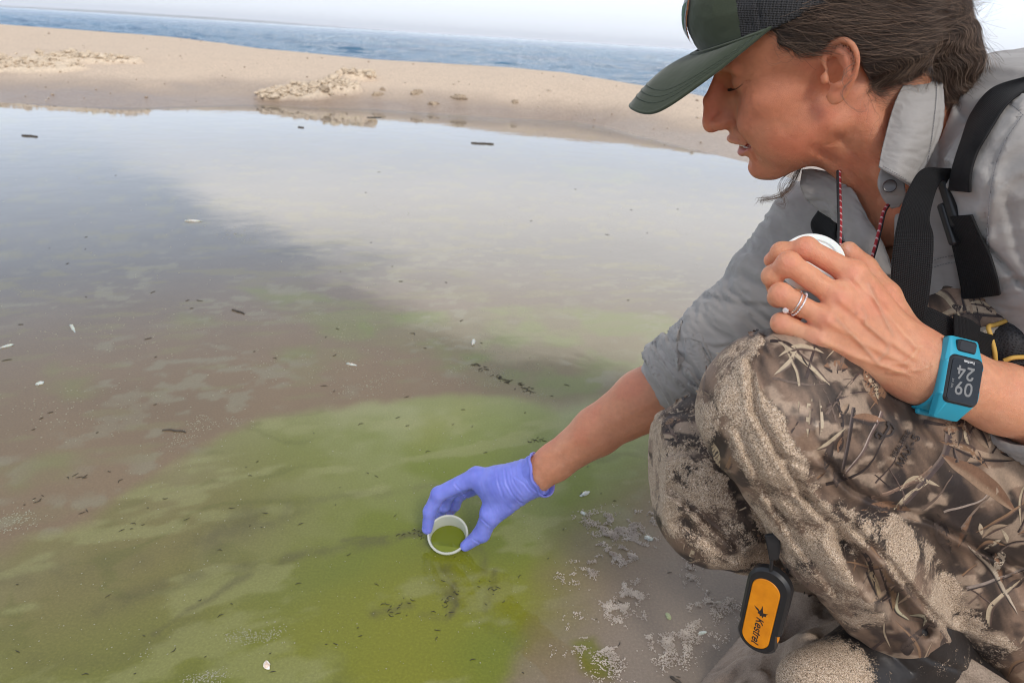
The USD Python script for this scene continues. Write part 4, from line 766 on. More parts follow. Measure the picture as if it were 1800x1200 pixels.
    for pts, w, e, col, edge in (([(1668, 755), (1660, 800), (1632, 835), (1605, 870), (1580, 895)], 7, 4, (.07, .05, .048), (.16, .12, .10)), ([(1640, 820), (1600, 850), (1530, 876)], 4, 3, (.15, .095, .07), (.26, .17, .12)), ([(1505, 708), (1493, 760), (1482, 830)], 4, 3, D, (.12, .09, .08)),
        ([(1550, 722), (1530, 770), (1500, 815), (1484, 838)], 3, 2, (.11, .07, .06), (.35, .28, .24)), ([(1441, 700), (1444, 740), (1441, 765)], leaf(4), 0, Lg, (.12, .08, .06)), ([(1360, 660), (1385, 640), (1402, 612)], leaf(5), 0, (.45, .36, .25), (.14, .1, .08)), ([(1655, 800), (1700, 828), (1745, 858), (1785, 900)], leaf(15), 0, (.16, .085, .05), (.26, .17, .11)),
        ([(1665, 780), (1720, 800), (1790, 808)], leaf(8), 0, (.33, .24, .17), D), ([(1660, 900), (1720, 880), (1735, 868)], 2, 1, (.3, .24, .2), None), ([(1690, 930), (1710, 900), (1740, 870)], 3, 1, (.18, .13, .1), None), ([(1725, 940), (1722, 920)], leaf(4), 0, Lg, None), ([(1730, 965), (1750, 955), (1760, 950)], leaf(5), 0, Lg, D), ([(1760, 930), (1770, 945), (1772, 955)], leaf(3), 0, Lg, None),
        ([(1700, 955), (1745, 1005), (1790, 1080)], leaf(5), 0, (.40, .33, .25), D), ([(1745, 1010), (1760, 980), (1770, 975)], leaf(9), 0, (.5, .42, .32), None), ([(1700, 1035), (1760, 1015), (1800, 1000)], 4, 3, (.25, .2, .17), D), ([(1520, 985), (1535, 1020), (1550, 1060)], leaf(7), 0, (.34, .25, .15), D), ([(1545, 990), (1565, 1030), (1570, 1075)], leaf(9), 0, (.18, .11, .06), D),
        ([(1580, 1040), (1575, 1070), (1600, 1090)], leaf(4), 0, (.42, .38, .26), D), ([(1600, 1080), (1625, 1085), (1622, 1100)], leaf(4), 0, (.42, .38, .26), D), ([(1505, 960), (1530, 990), (1540, 1040)], leaf(4), 0, D, None), ([(1250, 775), (1258, 800), (1262, 835)], leaf(6), 0, (.38, .29, .19), None), ([(1185, 800), (1220, 820), (1280, 855)], leaf(10), 0, (.34, .25, .16), None), ([(1165, 730), (1210, 720), (1258, 728)], leaf(6), 0, (.36, .28, .2), D),
        ([(1470, 700), (1480, 740), (1476, 790)], 3, 2, D, None), ([(1640, 560), (1700, 545), (1790, 560)], leaf(9), 0, (.36, .28, .2), D), ([(1690, 505), (1700, 540), (1712, 556)], leaf(7), 0, (.30, .22, .15), D), ([(1690, 590), (1740, 580), (1800, 588)], leaf(6), 0, (.48, .42, .34), None)):
        c = stroke(c, pts, w, e, col, edge)
    return np.clip(c, .01, 1)
sm = sandmask(uv, V)
wet = S(.2, .8, np.exp(-((uv - (1420, 770)) / (28, 45)) ** 2 @ np.ones(2)))
wader_mat = mat('camouflage_wader_cloth', {
    'geo': ('geometry', {}), 'c': ('attribute', {'attribute': 'print'}), 's': ('attribute', {'attribute': 'sand'}), 'w': ('attribute', {'attribute': 'wet'}),
    'n': ('noise_texture', {'scale': 820.0, 'detail': 2.0, 'roughness': .9}), 'vo': ('voronoi_texture', {'scale': 1350.0}), 'nm': ('noise_texture', {'scale': 130.0, 'detail': 5.0, 'roughness': .75}), 'nf': ('noise_texture', {'scale': 420.0, 'detail': 3.0, 'roughness': .8}),
    'gr': ('rgb_ramp', {'ramp': [(.0, (.07, .05, .036)), (.13, (.22, .155, .105)), (.42, (.40, .295, .205)), (.72, (.52, .40, .29)), (.90, (.72, .61, .49)), (1, (.14, .09, .06))]}),
    'a1': ('math', {'math_type': 'multiply_add', 'value2': 1.5, 'value3': -.80}), 'a1b': ('math', {'math_type': 'multiply_add', 'value2': 1.5, 'value3': -.75}), 'a2': ('math', {'math_type': 'add'}), 'a2b': ('math', {'math_type': 'add'}), 'th': ('map_range', {'range_type': 'smoothstep', 'from_min': .34, 'from_max': .56, 'to_min': 0, 'to_max': 1, 'clamp': True}),
    'pr': ('rgb_ramp', {'ramp': [(.3, (.78, .78, .78)), (.7, (1.2, 1.2, 1.2))]}), 'pm': ('mix_color', {'blend_type': 'multiply', 'fac': .8, 'use_clamp': False}), 'mx': ('mix_color', {}), 'vc': ('separate_color', {'color_type': 'rgb'}),
    'r0': ('map_range', {'from_min': 0, 'from_max': 1, 'to_min': .62, 'to_max': .2}), 'rx': ('mix_float', {'b': .95}),
    'hs': ('math', {'math_type': 'multiply'}), 'bs': ('bump', {'strength': .7, 'distance': .0016}), 'bf': ('bump', {'strength': .25, 'distance': .001}), 'p': ('principled_bsdf', {'specular_ior_level': .35})},
    [('geo.position', 'n.vector'), ('geo.position', 'vo.vector'), ('geo.position', 'nm.vector'), ('geo.position', 'nf.vector'), ('vo.color', 'vc.color'), ('vc.r', 'gr.fac'),
     ('nm.fac', 'a1.value1'), ('s.fac', 'a2.value1'), ('a1.value', 'a2.value2'), ('nf.fac', 'a1b.value1'), ('a2.value', 'a2b.value1'), ('a1b.value', 'a2b.value2'), ('a2b.value', 'th.value'),
     ('nf.fac', 'pr.fac'), ('c.color', 'pm.a'), ('pr.color', 'pm.b'), ('pm.result', 'mx.a'), ('gr.color', 'mx.b'), ('th.result', 'mx.fac'), ('mx.result', 'p.base_color'), ('w.fac', 'r0.value'), ('r0.result', 'rx.a'), ('th.result', 'rx.fac'), ('rx.result', 'p.roughness'),
     ('vc.g', 'hs.value1'), ('th.result', 'hs.value2'), ('nm.fac', 'bf.height'), ('hs.value', 'bs.height'), ('bf.normal', 'bs.normal'), ('bs.normal', 'p.normal')], 'p.BSDF')
fr_ = (Nw * V).sum(1) < 0
wader_tree = (cKDTree(pxy(V[fr_])), V[fr_])
waders = obj('waders', (world(V), F), wader_mat, person, attrs={'print': camo(uv, V, wader_tree), 'sand': sm, 'wet': wet})
_v, _f = joinm(*rib); tag(obj('printed_reeds', (world(_v), _f), wader_mat, waders, attrs={'print': np.clip(np.vstack(ribc), .01, 1), 'sand': np.zeros(len(_v)), 'wet': np.zeros(len(_v))}), kind='stuff')
rim = np.array([(x, np.interp(x, *zip(*BIBTOP)) + 1) for x in np.linspace(1628, 1830, 30)])
obj('bib_hem', (world(tube(snap(rim, .001, wader_tree), .0022, 60, 8)[0]), tube(snap(rim, .001, wader_tree), .0022, 60, 8)[1]), mat('hem', {'p': ('principled_bsdf', {'base_color': (.06, .045, .035), 'roughness': .8})}, [], 'p.BSDF'), waders)
def text_on(text, px, py, ang, hgt, tree, flip=False, bold=True, off=.0013, shear=0):
    m = meshkit.text_mesh(text, 1.0, .02, bold); v, f = np.array(m.vertices), np.array(m.faces); up = v[:, 2] > .01; v[:, :2] -= (v[:, :2].max(0) + v[:, :2].min(0)) / 2
    v[:, 0] += shear * v[:, 1]; ca, sa = math.cos(ang), math.sin(ang); u = v[:, :2] * hgt; uv = np.stack([px + ca * u[:, 0] + sa * u[:, 1], py + sa * u[:, 0] - ca * u[:, 1]], -1)
    w = snap(uv, off, tree); w[~up] += (w[~up] / np.linalg.norm(w[~up], axis=1, keepdims=True)) * .0004
    return w, f[:, [0, 1, 2, 2]]
print_mat = mat('dark_print', {'p': ('principled_bsdf', {'base_color': (.03, .022, .02), 'roughness': .8})}, [], 'p.BSDF')
arc = lambda cx, cy, r, a0, a1: [(cx + r * math.cos(t), cy + .75 * r * math.sin(t)) for t in np.linspace(a0, a1, 6)]
lg = [text_on('REALTREE', 1585, 780, math.radians(-58), 8, wader_tree), text_on('MAX-5', 1597, 791, math.radians(-58), 13, wader_tree)]
for l, w in (([(1548, 772), (1556, 762), (1563, 750), (1560, 743)], 4), ([(1546, 760), (1555, 766), (1566, 764), (1572, 756)], 4), ([(1560, 740), (1568, 745), (1574, 754)], 3), ([(1544, 770), (1540, 764), (1545, 758)], 3)): lg.append(ribbon(l, w, wader_tree, .0007, n=14))
_v, _f = joinm(*lg); obj('printed_mark', (world(_v), _f), print_mat, waders)
# --- boot
def boot_sdf(p):
    d = chain(p, [C3(1578, 1085, .812), C3(1600, 1130, .830), C3(1510, 1185, .80), C3(1430, 1205, .765)], [.058, .056, .046, .040], .02)
    d = smin(d, cap(p, C3(1600, 1140, .835), C3(1790, 1225, .90), .052, .048), .02)
    uv = pxy(p)
    return d + .003 * crease(uv, [(1560, 1115), (1640, 1160), (1760, 1205)], 4) + .0025 * crease(uv, [(1520, 1105), (1600, 1180)], 5) - .003 * nz(p, 40, 3, 2)
V, F = surface(boot_sdf, C3(1560, 1150, .82) - [.18, .14, .12], C3(1560, 1150, .82) + [.24, .10, .17], .0030)
uvb = pxy(V); sb = np.maximum(S(30, -30, sdist(uvb + 30 * np.stack([nz(V, 30, 3, 5), nz(V, 30, 3, 6)], -1), np.array([(1350, 1120), (1480, 1120), (1530, 1160), (1540, 1230), (1350, 1260)], float))), .30 * S(.5, .62, fbm(V * 60, 3, 8)))
obj('boot', (world(V), F), wader_mat, person, attrs={'print': np.tile([.016, .013, .012], (len(V), 1)), 'sand': sb, 'wet': 0 * sb + .5})

# ---------------------------------------------------------------- suspenders
def lay(rows, off):
    return [[snap(np.array([q[:2]], float), off, shirt_tree)[0] for q in row] for row in rows]
def strap(name, grid, n=90, m=14, th=.0022, parent=None, bump=None):
    v, f, uv = sheet(grid, n, m, th, bump); L = np.linalg.norm(np.diff(np.asarray(grid)[:, 0], axis=0), axis=1).sum(); uv = uv * [L * 20 / .30 * .3, 1]
    return usd_uv(name, v, f, uv, parent or waders)
def usd_uv(name, v, f, uv, parent): return obj(name, (world(v), f), strap_mat, parent, smooth=True, uv=uv)
strap('suspender_strap', lay([[(1850, 128), (1850, 140), (1850, 150)], [(1796, 138), (1798, 148), (1803, 160)], [(1742, 158), (1754, 170), (1768, 186)], [(1708, 200), (1722, 216), (1736, 236)], [(1690, 248), (1704, 258), (1718, 268)], [(1674, 300), (1690, 302), (1707, 306)], [(1668, 335), (1686, 336), (1706, 338)]], .0055))
strap('suspender_strap', [[C3(1700, 300, .612), C3(1686, 322, .618)], [C3(1665, 296, .606), C3(1662, 318, .612)], [C3(1622, 297, .606), C3(1652, 322, .604)], [C3(1598, 330, .608), C3(1642, 345, .604)], [C3(1582, 372, .612), C3(1634, 385, .604)], [C3(1572, 420, .618), C3(1641, 420, .606)], [C3(1566, 480, .626), C3(1636, 500, .612)], [C3(1566, 540, .632), C3(1626, 560, .620)], [C3(1582, 596, .640), C3(1612, 600, .632)]])
strap('suspender_strap', lay([[(1662, 380), (1685, 380), (1708, 378)], [(1672, 420), (1698, 418), (1724, 414)], [(1680, 455), (1710, 452), (1740, 448)], [(1688, 495), (1720, 492), (1752, 488)], [(1692, 525), (1726, 522), (1758, 518)]], .0055))
strap('suspender_strap', lay([[(1452, 352), (1466, 362), (1480, 372)], [(1438, 372), (1456, 384), (1472, 394)], [(1426, 395), (1448, 406), (1470, 418)], [(1440, 425), (1468, 428), (1494, 432)], [(1480, 470), (1510, 470), (1540, 472)]], .006))
belt = strap('chest_strap', [[C3(1598, 535, .630), C3(1590, 588, .634)], [C3(1632, 540, .622), C3(1612, 594, .624)], [C3(1680, 562, .618), C3(1662, 606, .620)], [C3(1722, 582, .622), C3(1706, 618, .622)], [C3(1750, 590, .628), C3(1738, 632, .628)]])
strap('strap_loop', [[C3(1676, 552, .612), C3(1676, 590, .612)], [C3(1702, 560, .609), C3(1700, 600, .610)], [C3(1722, 574, .611), C3(1718, 612, .612)]], parent=belt, n=30)
_bx = box_round(.030, .052, .010, .003); v, f = tri(_bx); fr = basis([.05, .1, -1], [-.25, 1, 0]); buckle = obj('buckle', (world(v @ fr + C3(1688, 345, .616)), f), plastic, waders, smooth=30)
v, f = tri(box_round(.010, .034, .016, .003)); obj('buckle_arm', (world(v @ fr + C3(1704, 330, .606)), f), plastic, buckle, smooth=30)
v, f = tri(box_round(.034, .040, .008, .003)); obj('buckle_slot', (world(v @ fr + C3(1690, 388, .622)), f), plastic, buckle, smooth=30)
# the black mesh pocket with yellow piping
pk = [[C3(1752, 572, .640), C3(1790, 562, .630), C3(1860, 566, .632)], [C3(1750, 600, .634), C3(1792, 596, .620), C3(1860, 596, .622)], [C3(1752, 640, .640), C3(1790, 640, .628), C3(1860, 640, .630)]]
mesh_mat = mat('black_mesh_cloth', {'geo': ('geometry', {}), 'vo': ('voronoi_texture', {'scale': 380.0, 'feature': 'distance_to_edge', 'randomness': .35}), 'r': ('rgb_ramp', {'ramp': [(.0, (.03, .03, .034)), (.25, (.012, .012, .013)), (.5, (.003, .003, .003))]}), 'b': ('bump', {'invert': True, 'strength': .9, 'distance': .001}), 'p': ('principled_bsdf', {'roughness': .7})},
    [('geo.position', 'vo.vector'), ('vo.distance', 'r.fac'), ('r.color', 'p.base_color'), ('vo.distance', 'b.height'), ('b.normal', 'p.normal')], 'p.BSDF')
v, f, _ = sheet(pk, 30, 40, .006); pocket = obj('mesh_pocket', (world(v), f), mesh_mat, waders)
yl = mat('yellow_piping', {'p': ('principled_bsdf', {'base_color': (.50, .30, .06), 'roughness': .7})}, [], 'p.BSDF')
for l in ([(1800, 552, .626), (1752, 570, .634), (1738, 574, .632), (1742, 592, .629), (1748, 615, .626), (1750, 634, .628)], [(1764, 634, .622), (1785, 628, .618), (1830, 628, .620)]):
    v, f = tube(c3(l), .0021, 50, 8); obj('piping', (world(v), f), yl, pocket)
# ---------------------------------------------------------------- the glove on the far hand
GI = [(838, 836, 1.050), (771, 868, 1.066), (756, 898, 1.078), (751, 929, 1.088)]
GM = [(832, 842, 1.074), (789, 866, 1.102), (780, 888, 1.126), (772, 905, 1.146)]
GR = [(842, 852, 1.096), (806, 868, 1.130), (798, 887, 1.152), (790, 900, 1.168)]
GT = [(905, 868, 1.034), (862, 906, 1.044), (846, 938, 1.060), (818, 959, 1.074)]
def glove_sdf(p):
    uv = pxy(p); wr, we = C3(915, 846, 1.028), C3(948, 833, 1.017); ax = (we - wr) / np.linalg.norm(we - wr); t = (p - wr) @ ax
    d = chain(p, [C3(880, 850, 1.036), wr, we], [.027, .0275, .0300], .01); d = smax(d, t - np.linalg.norm(we - wr) * .92 - .003 * nz(p, 90, 2, 1) * 4, .002)
    palm = None
    for k, r in ((GI, .0135), (GM, .0135), (GR, .013)):
        e = cap(p, C3(893, 850, k[0][2] - .010), C3(*k[0]), .018, r); palm = e if palm is None else smin(palm, e, .012)
    palm = smin(palm, cap(p, C3(900, 866, 1.038), C3(862, 900, 1.046), .019, .0135), .022)
    palm = smin(palm, cap(p, C3(850, 856, 1.05), C3(880, 880, 1.045), .012, .016), .02)
    d = smin(d, palm, .014)
    fs = None
    for k in (GI, GM, GR):
        e = chain(p, c3(k), [.0130, .0112, .0100, .0082], .005); fs = e if fs is None else smin(fs, e, .002)
    d = smin(d, fs, .006); d = smin(d, chain(p, c3(GT), [.0175, .0145, .0120, .0080], .006), .008)
    # stretched film: fine lines across the wrist and thumb, loose folds by the cuff
    q = np.stack([(p - wr) @ ax * 150, p[:, 0] * 14, p[:, 1] * 14], -1); w = 1 - np.abs(2 * fbm(q, 3, 3) - 1)
    d = d - .0011 * w * S(840, 890, uv[:, 0]) - .0005 * w + .0014 * (w < .8) * S(905, 925, uv[:, 0]) * .6
    for l in ([(873, 826), (876, 850), (885, 875)], [(887, 825), (890, 850), (900, 868)], [(898, 822), (903, 846), (915, 866)], [(866, 930), (850, 915), (838, 905)], [(905, 838), (922, 850), (935, 866)], [(800, 852), (815, 866), (825, 885)], [(848, 958), (832, 948)]): d = d + .0010 * crease(uv, l, 1.6) - .0006 * crease(uv + (3, 0), l, 2)
    return d
V, F = surface(glove_sdf, C3(850, 890, 1.05) - [.12, .08, .07], C3(850, 890, 1.05) + [.12, .10, .11], .00135)
glove_mat = mat('blue_nitrile', {'geo': ('geometry', {}), 'sc': ('vector_math', {'math_type': 'multiply', 'vector2': (400, 90, 90)}), 'n': ('noise_texture', {'scale': 1.0, 'detail': 4.0, 'roughness': .6}), 'b': ('bump', {'strength': .35, 'distance': .0012}),
    'n2': ('noise_texture', {'scale': 45.0, 'detail': 3.0}), 'r': ('rgb_ramp', {'ramp': [(.35, (.135, .165, .56)), (.65, (.19, .225, .68))]}), 'p': ('principled_bsdf', {'roughness': .42, 'subsurface_weight': .15, 'subsurface_scale': .003, 'specular_ior_level': .4})},
    [('geo.position', 'sc.vector1'), ('sc.vector', 'n.vector'), ('n.fac', 'b.height'), ('b.normal', 'p.normal'), ('geo.position', 'n2.vector'), ('n2.fac', 'r.fac'), ('r.color', 'p.base_color')], 'p.BSDF')
glove = obj('glove', (world(relax(V, F)), F), glove_mat, person)
a, b = C3(915, 846, 1.028), C3(949, 832.5, 1.017); M = basis(b - a, [0, 1, .2]); an = np.linspace(0, 2 * math.pi, 49)[:-1]; q = []
for t in an: q.append(b + (.0315 + .0018 * math.sin(3 * t + 1) + .0010 * math.sin(8 * t)) * (math.cos(t) * M[0] + math.sin(t) * M[1]) + M[2] * (.003 * math.sin(2 * t + .5) + .0018 * math.sin(7 * t)))
rings = []
for off, grow in ((-.016, -.0022), (-.010, -.0008), (-.005, .0002), (0, .001), (.0022, .0022), (.0012, .0034), (-.001, .0030)): rings.append(np.array(q) + M[2] * off + (np.array(q) - b) * (grow / .0315))
g = np.array(rings + [rings[0] * 0 + np.array(rings[-1]) - M[2] * .001]); g = np.concatenate([g, g[:, :1]], 1)
obj('glove_cuff', (world(g.reshape(-1, 3)), gridfaces(*g.shape[:2])), glove_mat, glove)
# ---------------------------------------------------------------- the cap (head millimetres)
def W(v): return world(h2c(v))
green_cloth = cloth('dark_green_twill', (.046, .058, .037), .9, 1600.0, (900, 900, 300), .25)
def crown_sdf(q):
    d = ell(q, (3, 0, 58), (101, 79, 82)); d = smin(d, ell(q, (66, 0, 84), (50, 54, 42)), 22)
    for a in (0, 62, 118, -62, -118, 180):                        # panel seams
        c, s = math.cos(math.radians(a)), math.sin(math.radians(a)); dist = np.abs((q[:, 0] - 3) * s - q[:, 1] * c); front = (q[:, 0] - 3) * c + q[:, 1] * s > 0
        d = d + np.where(front, .9 * np.exp(-(dist / 1.6) ** 2) - .5 * np.exp(-((dist - 4) / 2) ** 2), 0)
    d = d - 2.2 * (1 - np.abs(2 * fbm(q * [.02, .03, .045], 3, 5) - 1)) + 1.2
    d = smax(d, -ell(q, (3, 0, 58), (98, 76, 79)), 1); d = smax(d, -ell(q, (66, 0, 84), (47, 51, 39)), 1)
    ed = 54 + .10 * (30 - q[:, 0]) * (q[:, 0] < 30) + .0 * q[:, 1]
    return smax(d, ed - q[:, 2], 1.2)
Vq, F = surface(lambda q: crown_sdf(q), (-106, -92, 44), (112, 92, 150), 2.1)
cen = Vq[F].mean(1); back = cen[:, 0] + .12 * (cen[:, 2] - 54) < 62
cap_root = UsdGeom.Xform.Define(stage, _path('cap', person)).GetPrim()
def subset(V, F, k):
    ids, inv = np.unique(F[k], return_inverse=True); return V[ids], inv.reshape(-1, 4)
v, f = subset(Vq, F, ~back); obj('front_panel', (W(v), f), green_cloth, cap_root)
net = mat('black_cap_mesh', {'geo': ('geometry', {}), 'vo': ('voronoi_texture', {'scale': 520.0, 'randomness': .15}), 'r': ('rgb_ramp', {'ramp': [(.0, (.002, .002, .002)), (.32, (.003, .003, .003)), (.5, (.02, .02, .022)), (1, (.03, .03, .032))]}), 'b': ('bump', {'strength': .8, 'distance': .0012}), 'p': ('principled_bsdf', {'roughness': .7})},
    [('geo.position', 'vo.vector'), ('vo.distance', 'r.fac'), ('r.color', 'p.base_color'), ('vo.distance', 'b.height'), ('b.normal', 'p.normal')], 'p.BSDF')
v, f = subset(Vq, F, back); obj('mesh_panel', (W(v), f), net, cap_root)
def brim_grid(dz=0):
    inner = cr([(30, -71, 60), (64, -64, 55), (98, -42, 53), (115, -14, 54), (115, 14, 54), (98, 42, 53), (64, 64, 55), (30, 71, 60)], 60)
    outer = cr([(31, -74, 58), (100, -76, 31), (158, -60, 14), (192, -22, 22), (192, 22, 22), (158, 60, 14), (100, 76, 31), (31, 74, 58)], 60)
    g = np.array([inner * (1 - t) + outer * t + np.array([0, 0, 7.0]) * np.sin(math.pi * t) * np.linspace(-1, 1, 60)[:, None] ** 0 * np.sin(np.linspace(0, math.pi, 60))[:, None] for t in np.linspace(0, 1, 24)])
    g[..., 2] += 4.5 * np.sin(np.linspace(0, math.pi, 60))[None] * np.linspace(0, 1, 24)[:, None]
    return g
g = brim_grid(); N = np.cross(np.gradient(g, axis=0), np.gradient(g, axis=1)); N /= np.maximum(np.linalg.norm(N, axis=2, keepdims=True), 1e-9); N *= np.sign(N[..., 2:3].mean()); tt = np.linspace(0, 1, 24)[:, None, None]
row = sum(np.exp(-((tt - c) / .012) ** 2) for c in (.62, .68, .74, .80, .86, .92))
A, B = (g + N * (1.5 - .10 * row)).reshape(-1, 3), (g - N * 1.5).reshape(-1, 3); Fg = gridfaces(24, 60); i = np.arange(24 * 60).reshape(24, 60); ring = np.concatenate([i[0], i[1:, -1], i[-1, -2::-1], i[-2:0:-1, 0]]); r2 = np.roll(ring, -1)
brim = obj('brim', (W(np.vstack([A, B])), np.vstack([Fg, Fg[:, ::-1] + 1440, np.stack([ring, ring + 1440, r2 + 1440, r2], 1)])), green_cloth, cap_root, smooth=40)
vv, ff = tube(np.vstack([g[-1]]), 1.9, 120, 8); obj('edge_binding', (W(vv), ff), green_cloth, brim)
ms = []
for c in (.05, .70, .78, .86):
    row = g[int(round(c * 23))] + N[int(round(c * 23))] * 1.75
    for a in np.arange(0, 58.5, 1.0): e = cr(row, 600)[[int(a * 10), int(a * 10 + 4), int(a * 10 + 7)]]; ms.append(tube(e, .3, 3, 4))
_v, _f = joinm(*ms); tag(obj('stitching', (W(_v), _f), mat('green_thread', {'p': ('principled_bsdf', {'base_color': (.07, .09, .07), 'roughness': .9})}, [], 'p.BSDF'), brim), kind='stuff')
ms = [tube(np.array([(x, 0, 0) for x in (0, 1)]), .1, 2, 3)]
sw = np.array([(108 * math.cos(t) + 4, 77 * math.sin(t), 55.5) for t in np.linspace(-1.25, 1.25, 40)]); sw[:, 0] += 3.5; sw[:, 1] *= 1.03
vv, ff = tube(sw, 1.3, 120, 6); obj('sweat_band_seam', (W(vv), ff), green_cloth, cap_root)
def on_crown(pts):                                            # pull points on to the crown
    q = np.asarray(pts, float)
    for _ in range(6):
        d = ell(q, (3, 0, 58), (101, 79, 82)); d = smin(d, ell(q, (66, 0, 84), (50, 54, 42)), 22); e = 1.0; gr = np.stack([(smin(ell(q + o, (3, 0, 58), (101, 79, 82)), ell(q + o, (66, 0, 84), (50, 54, 42)), 22) - d) / e for o in np.eye(3) * e], -1)
        gr /= np.maximum(np.linalg.norm(gr, axis=1, keepdims=True), 1e-9); q = q - gr * d[:, None]
    return q + gr * 2.6
# the embroidered badge on the front: a brown arrowhead with green, white and grey inside
def badge_patch(poly, off, name, m, parent):
    poly = np.array(poly, float); pts = []
    yy, zz = np.meshgrid(np.linspace(poly[:, 0].min(), poly[:, 0].max(), 34), np.linspace(poly[:, 1].min(), poly[:, 1].max(), 40)); p2_ = np.stack([yy.ravel(), zz.ravel()], -1)
    k = (sdist(p2_, poly) < .4).reshape(yy.shape); ids = np.arange(yy.size).reshape(yy.shape); ff_ = gridfaces(*yy.shape); ff_ = ff_[k.ravel()[ff_].all(1)]
    q = on_crown(np.c_[112 - .22 * (p2_[:, 1] - 75) - .006 * p2_[:, 0] ** 2, p2_[:, 0] + 13, p2_[:, 1]]); nq = q - np.array([3, 0, 60]); nq /= np.linalg.norm(nq, axis=1, keepdims=True)
    idu, inv = np.unique(ff_, return_inverse=True); return obj(name, (W((q + nq * off)[idu]), inv.reshape(-1, 4)), m, parent)
em = lambda n, c: cloth(n, c, .7, 1500.0, (200, 200, 1400), .1)
arrow = [(0, 64), (10, 72), (17, 86), (20, 98), (17, 112), (8, 116), (0, 119), (-8, 116), (-17, 112), (-20, 98), (-17, 86), (-10, 72)]
bd = badge_patch(arrow, .3, 'badge', em('rust_thread', (.34, .12, .035)), cap_root)
badge_patch([(u * .86, 64 + (v - 64) * .90 + 2.5) for u, v in arrow], .9, 'badge_field', em('grey_thread2', (.30, .33, .34)), bd)
badge_patch([(-12, 96), (-9, 84), (0, 78), (9, 84), (14, 94), (15, 104), (4, 100)], 1.4, 'badge_green', em('pine_thread', (.02, .09, .045)), bd)
badge_patch([(-11, 80), (-2, 73), (6, 78), (0, 84), (-6, 88)], 1.7, 'badge_white', em('white_thread', (.75, .75, .72)), bd)
# ---------------------------------------------------------------- hair
def hair_sdf(q):
    x, y, z = q.T; m = q.copy(); m[:, 1] = np.abs(y)
    d = ell(q, (-8, 0, 46), (94, 78.5, 84)); d = smin(d, ell(q, (-58, 0, 6), (42, 46, 44)), 18)
    d = smin(d, chain(q, TAIL, [22, 20, 17, 15, 13], 8), 14) - 0 * x
    d = smax(d, x - (20 + .55 * (z - 24)) - 3 * np.sin(z * .35), 6)                  # hair line at the temple
    d = smax(d, -(z - (16 - 1.0 * (x + 12))) * .7, 6) if False else d
    tl_ = d; low = np.where(x > -22, 20.0, -30 - .30 * (x + 22) * 0); lowz = np.interp(x, [-120, -70, -45, -34, -24, 0, 30], [-70, -66, -48, -18, 24, 22, 30]); d = smax(d, (lowz - z) * .8, 6); d = smin(d, chain(q, TAIL, [22, 20, 17, 15, 13], 8), 8)
    d = smax(d, -ell(m, (-13, 82, 3), (23, 15, 33)), 5)                                # clear of the ear
    d = d - 2.6 * (1 - np.abs(2 * fbm(np.stack([x * .012 + z * .01, y * .02, z * .06 - x * .035], -1), 3, 3) - 1)) + 1.4
    return d
TAIL = c2h(c3([(1620, 40, .650), (1648, 34, .648), (1670, 66, .650), (1682, 102, .655), (1680, 140, .665)]))
Vq, F = surface(hair_sdf, (-190, -110, -110), (52, 100, 140), 2.4)
hair_mat = mat('dark_brown_hair', {'geo': ('geometry', {}), 'sc': ('vector_math', {'math_type': 'multiply', 'vector2': (160, 160, 900)}), 'n': ('noise_texture', {'scale': 1.0, 'detail': 3.0, 'distortion': 1.0}), 'r': ('rgb_ramp', {'ramp': [(.3, (.010, .007, .006)), (.7, (.045, .028, .021))]}), 'b': ('bump', {'strength': .7, 'distance': .002}), 'p': ('principled_bsdf', {'roughness': .5, 'specular_ior_level': .4})},
    [('geo.position', 'sc.vector1'), ('sc.vector', 'n.vector'), ('n.fac', 'r.fac'), ('r.color', 'p.base_color'), ('n.fac', 'b.height'), ('b.normal', 'p.normal')], 'p.BSDF')
hair = obj('hair', (W(Vq), F), hair_mat, person)
r = np.random.default_rng(5); Nh = vnormals(Vq, F)
vis = (Vq[:, 1] > -70) & (Vq[:, 2] < 75) & ((-(HM @ Nh.T).T[:, 2]) > -.35); st = r.choice(np.where(vis)[0], 9000); p = Vq[st] + r.normal(0, .6, (9000, 3))
anchor = TAIL[1]; onT = ((p - TAIL[1]) @ (TAIL[4] - TAIL[1]) > 0)
def hgrad(q):
    d = hair_sdf(q); return d, np.stack([hair_sdf(q + o) - d for o in np.eye(3) * .8], -1) / .8
steps, paths = 13, [p]
L = r.uniform(2.2, 6.5, len(p)); wav = r.normal(0, .45, (len(p), 3)); tdir = np.array(TAIL[4] - TAIL[1]); tdir /= np.linalg.norm(tdir); lift = r.uniform(.2, 2.2, len(p)); frizz = (r.random(len(p)) < .17)
ph = r.uniform(0, 6.28, len(p)); fq = r.uniform(.5, 1.1, len(p)); sideT = np.cross(tdir, HM.T @ np.array([0, 0, 1.0]))
prev = None
for k in range(steps):
    d, gr = hgrad(p); gr /= np.maximum(np.linalg.norm(gr, axis=1, keepdims=True), 1e-9)
    dirv = anchor - p; far_ = np.linalg.norm(dirv, axis=1); dirv /= far_[:, None]
    zig = np.sin((p - TAIL[1]) @ tdir * .22)[:, None]
    dirv = np.where((onT | (far_ < 24))[:, None], tdir + 1.1 * sideT * zig, dirv) + wav * .35 + .30 * np.sin(k * fq + ph)[:, None] * gr[:, [1, 2, 0]]
    dirv -= gr * (dirv * gr).sum(1, keepdims=True); dirv /= np.maximum(np.linalg.norm(dirv, axis=1, keepdims=True), 1e-9)
    if prev is not None: dirv = .55 * dirv + .45 * prev
    prev = dirv; p = p + dirv * L[:, None]; p = p - gr * (np.clip(d, -3, 3) - lift - np.where(frizz, .22 * k ** 1.4, 0))[:, None] * .6; paths.append(p)
paths = np.stack(paths, 1)                                     # strands x points x 3
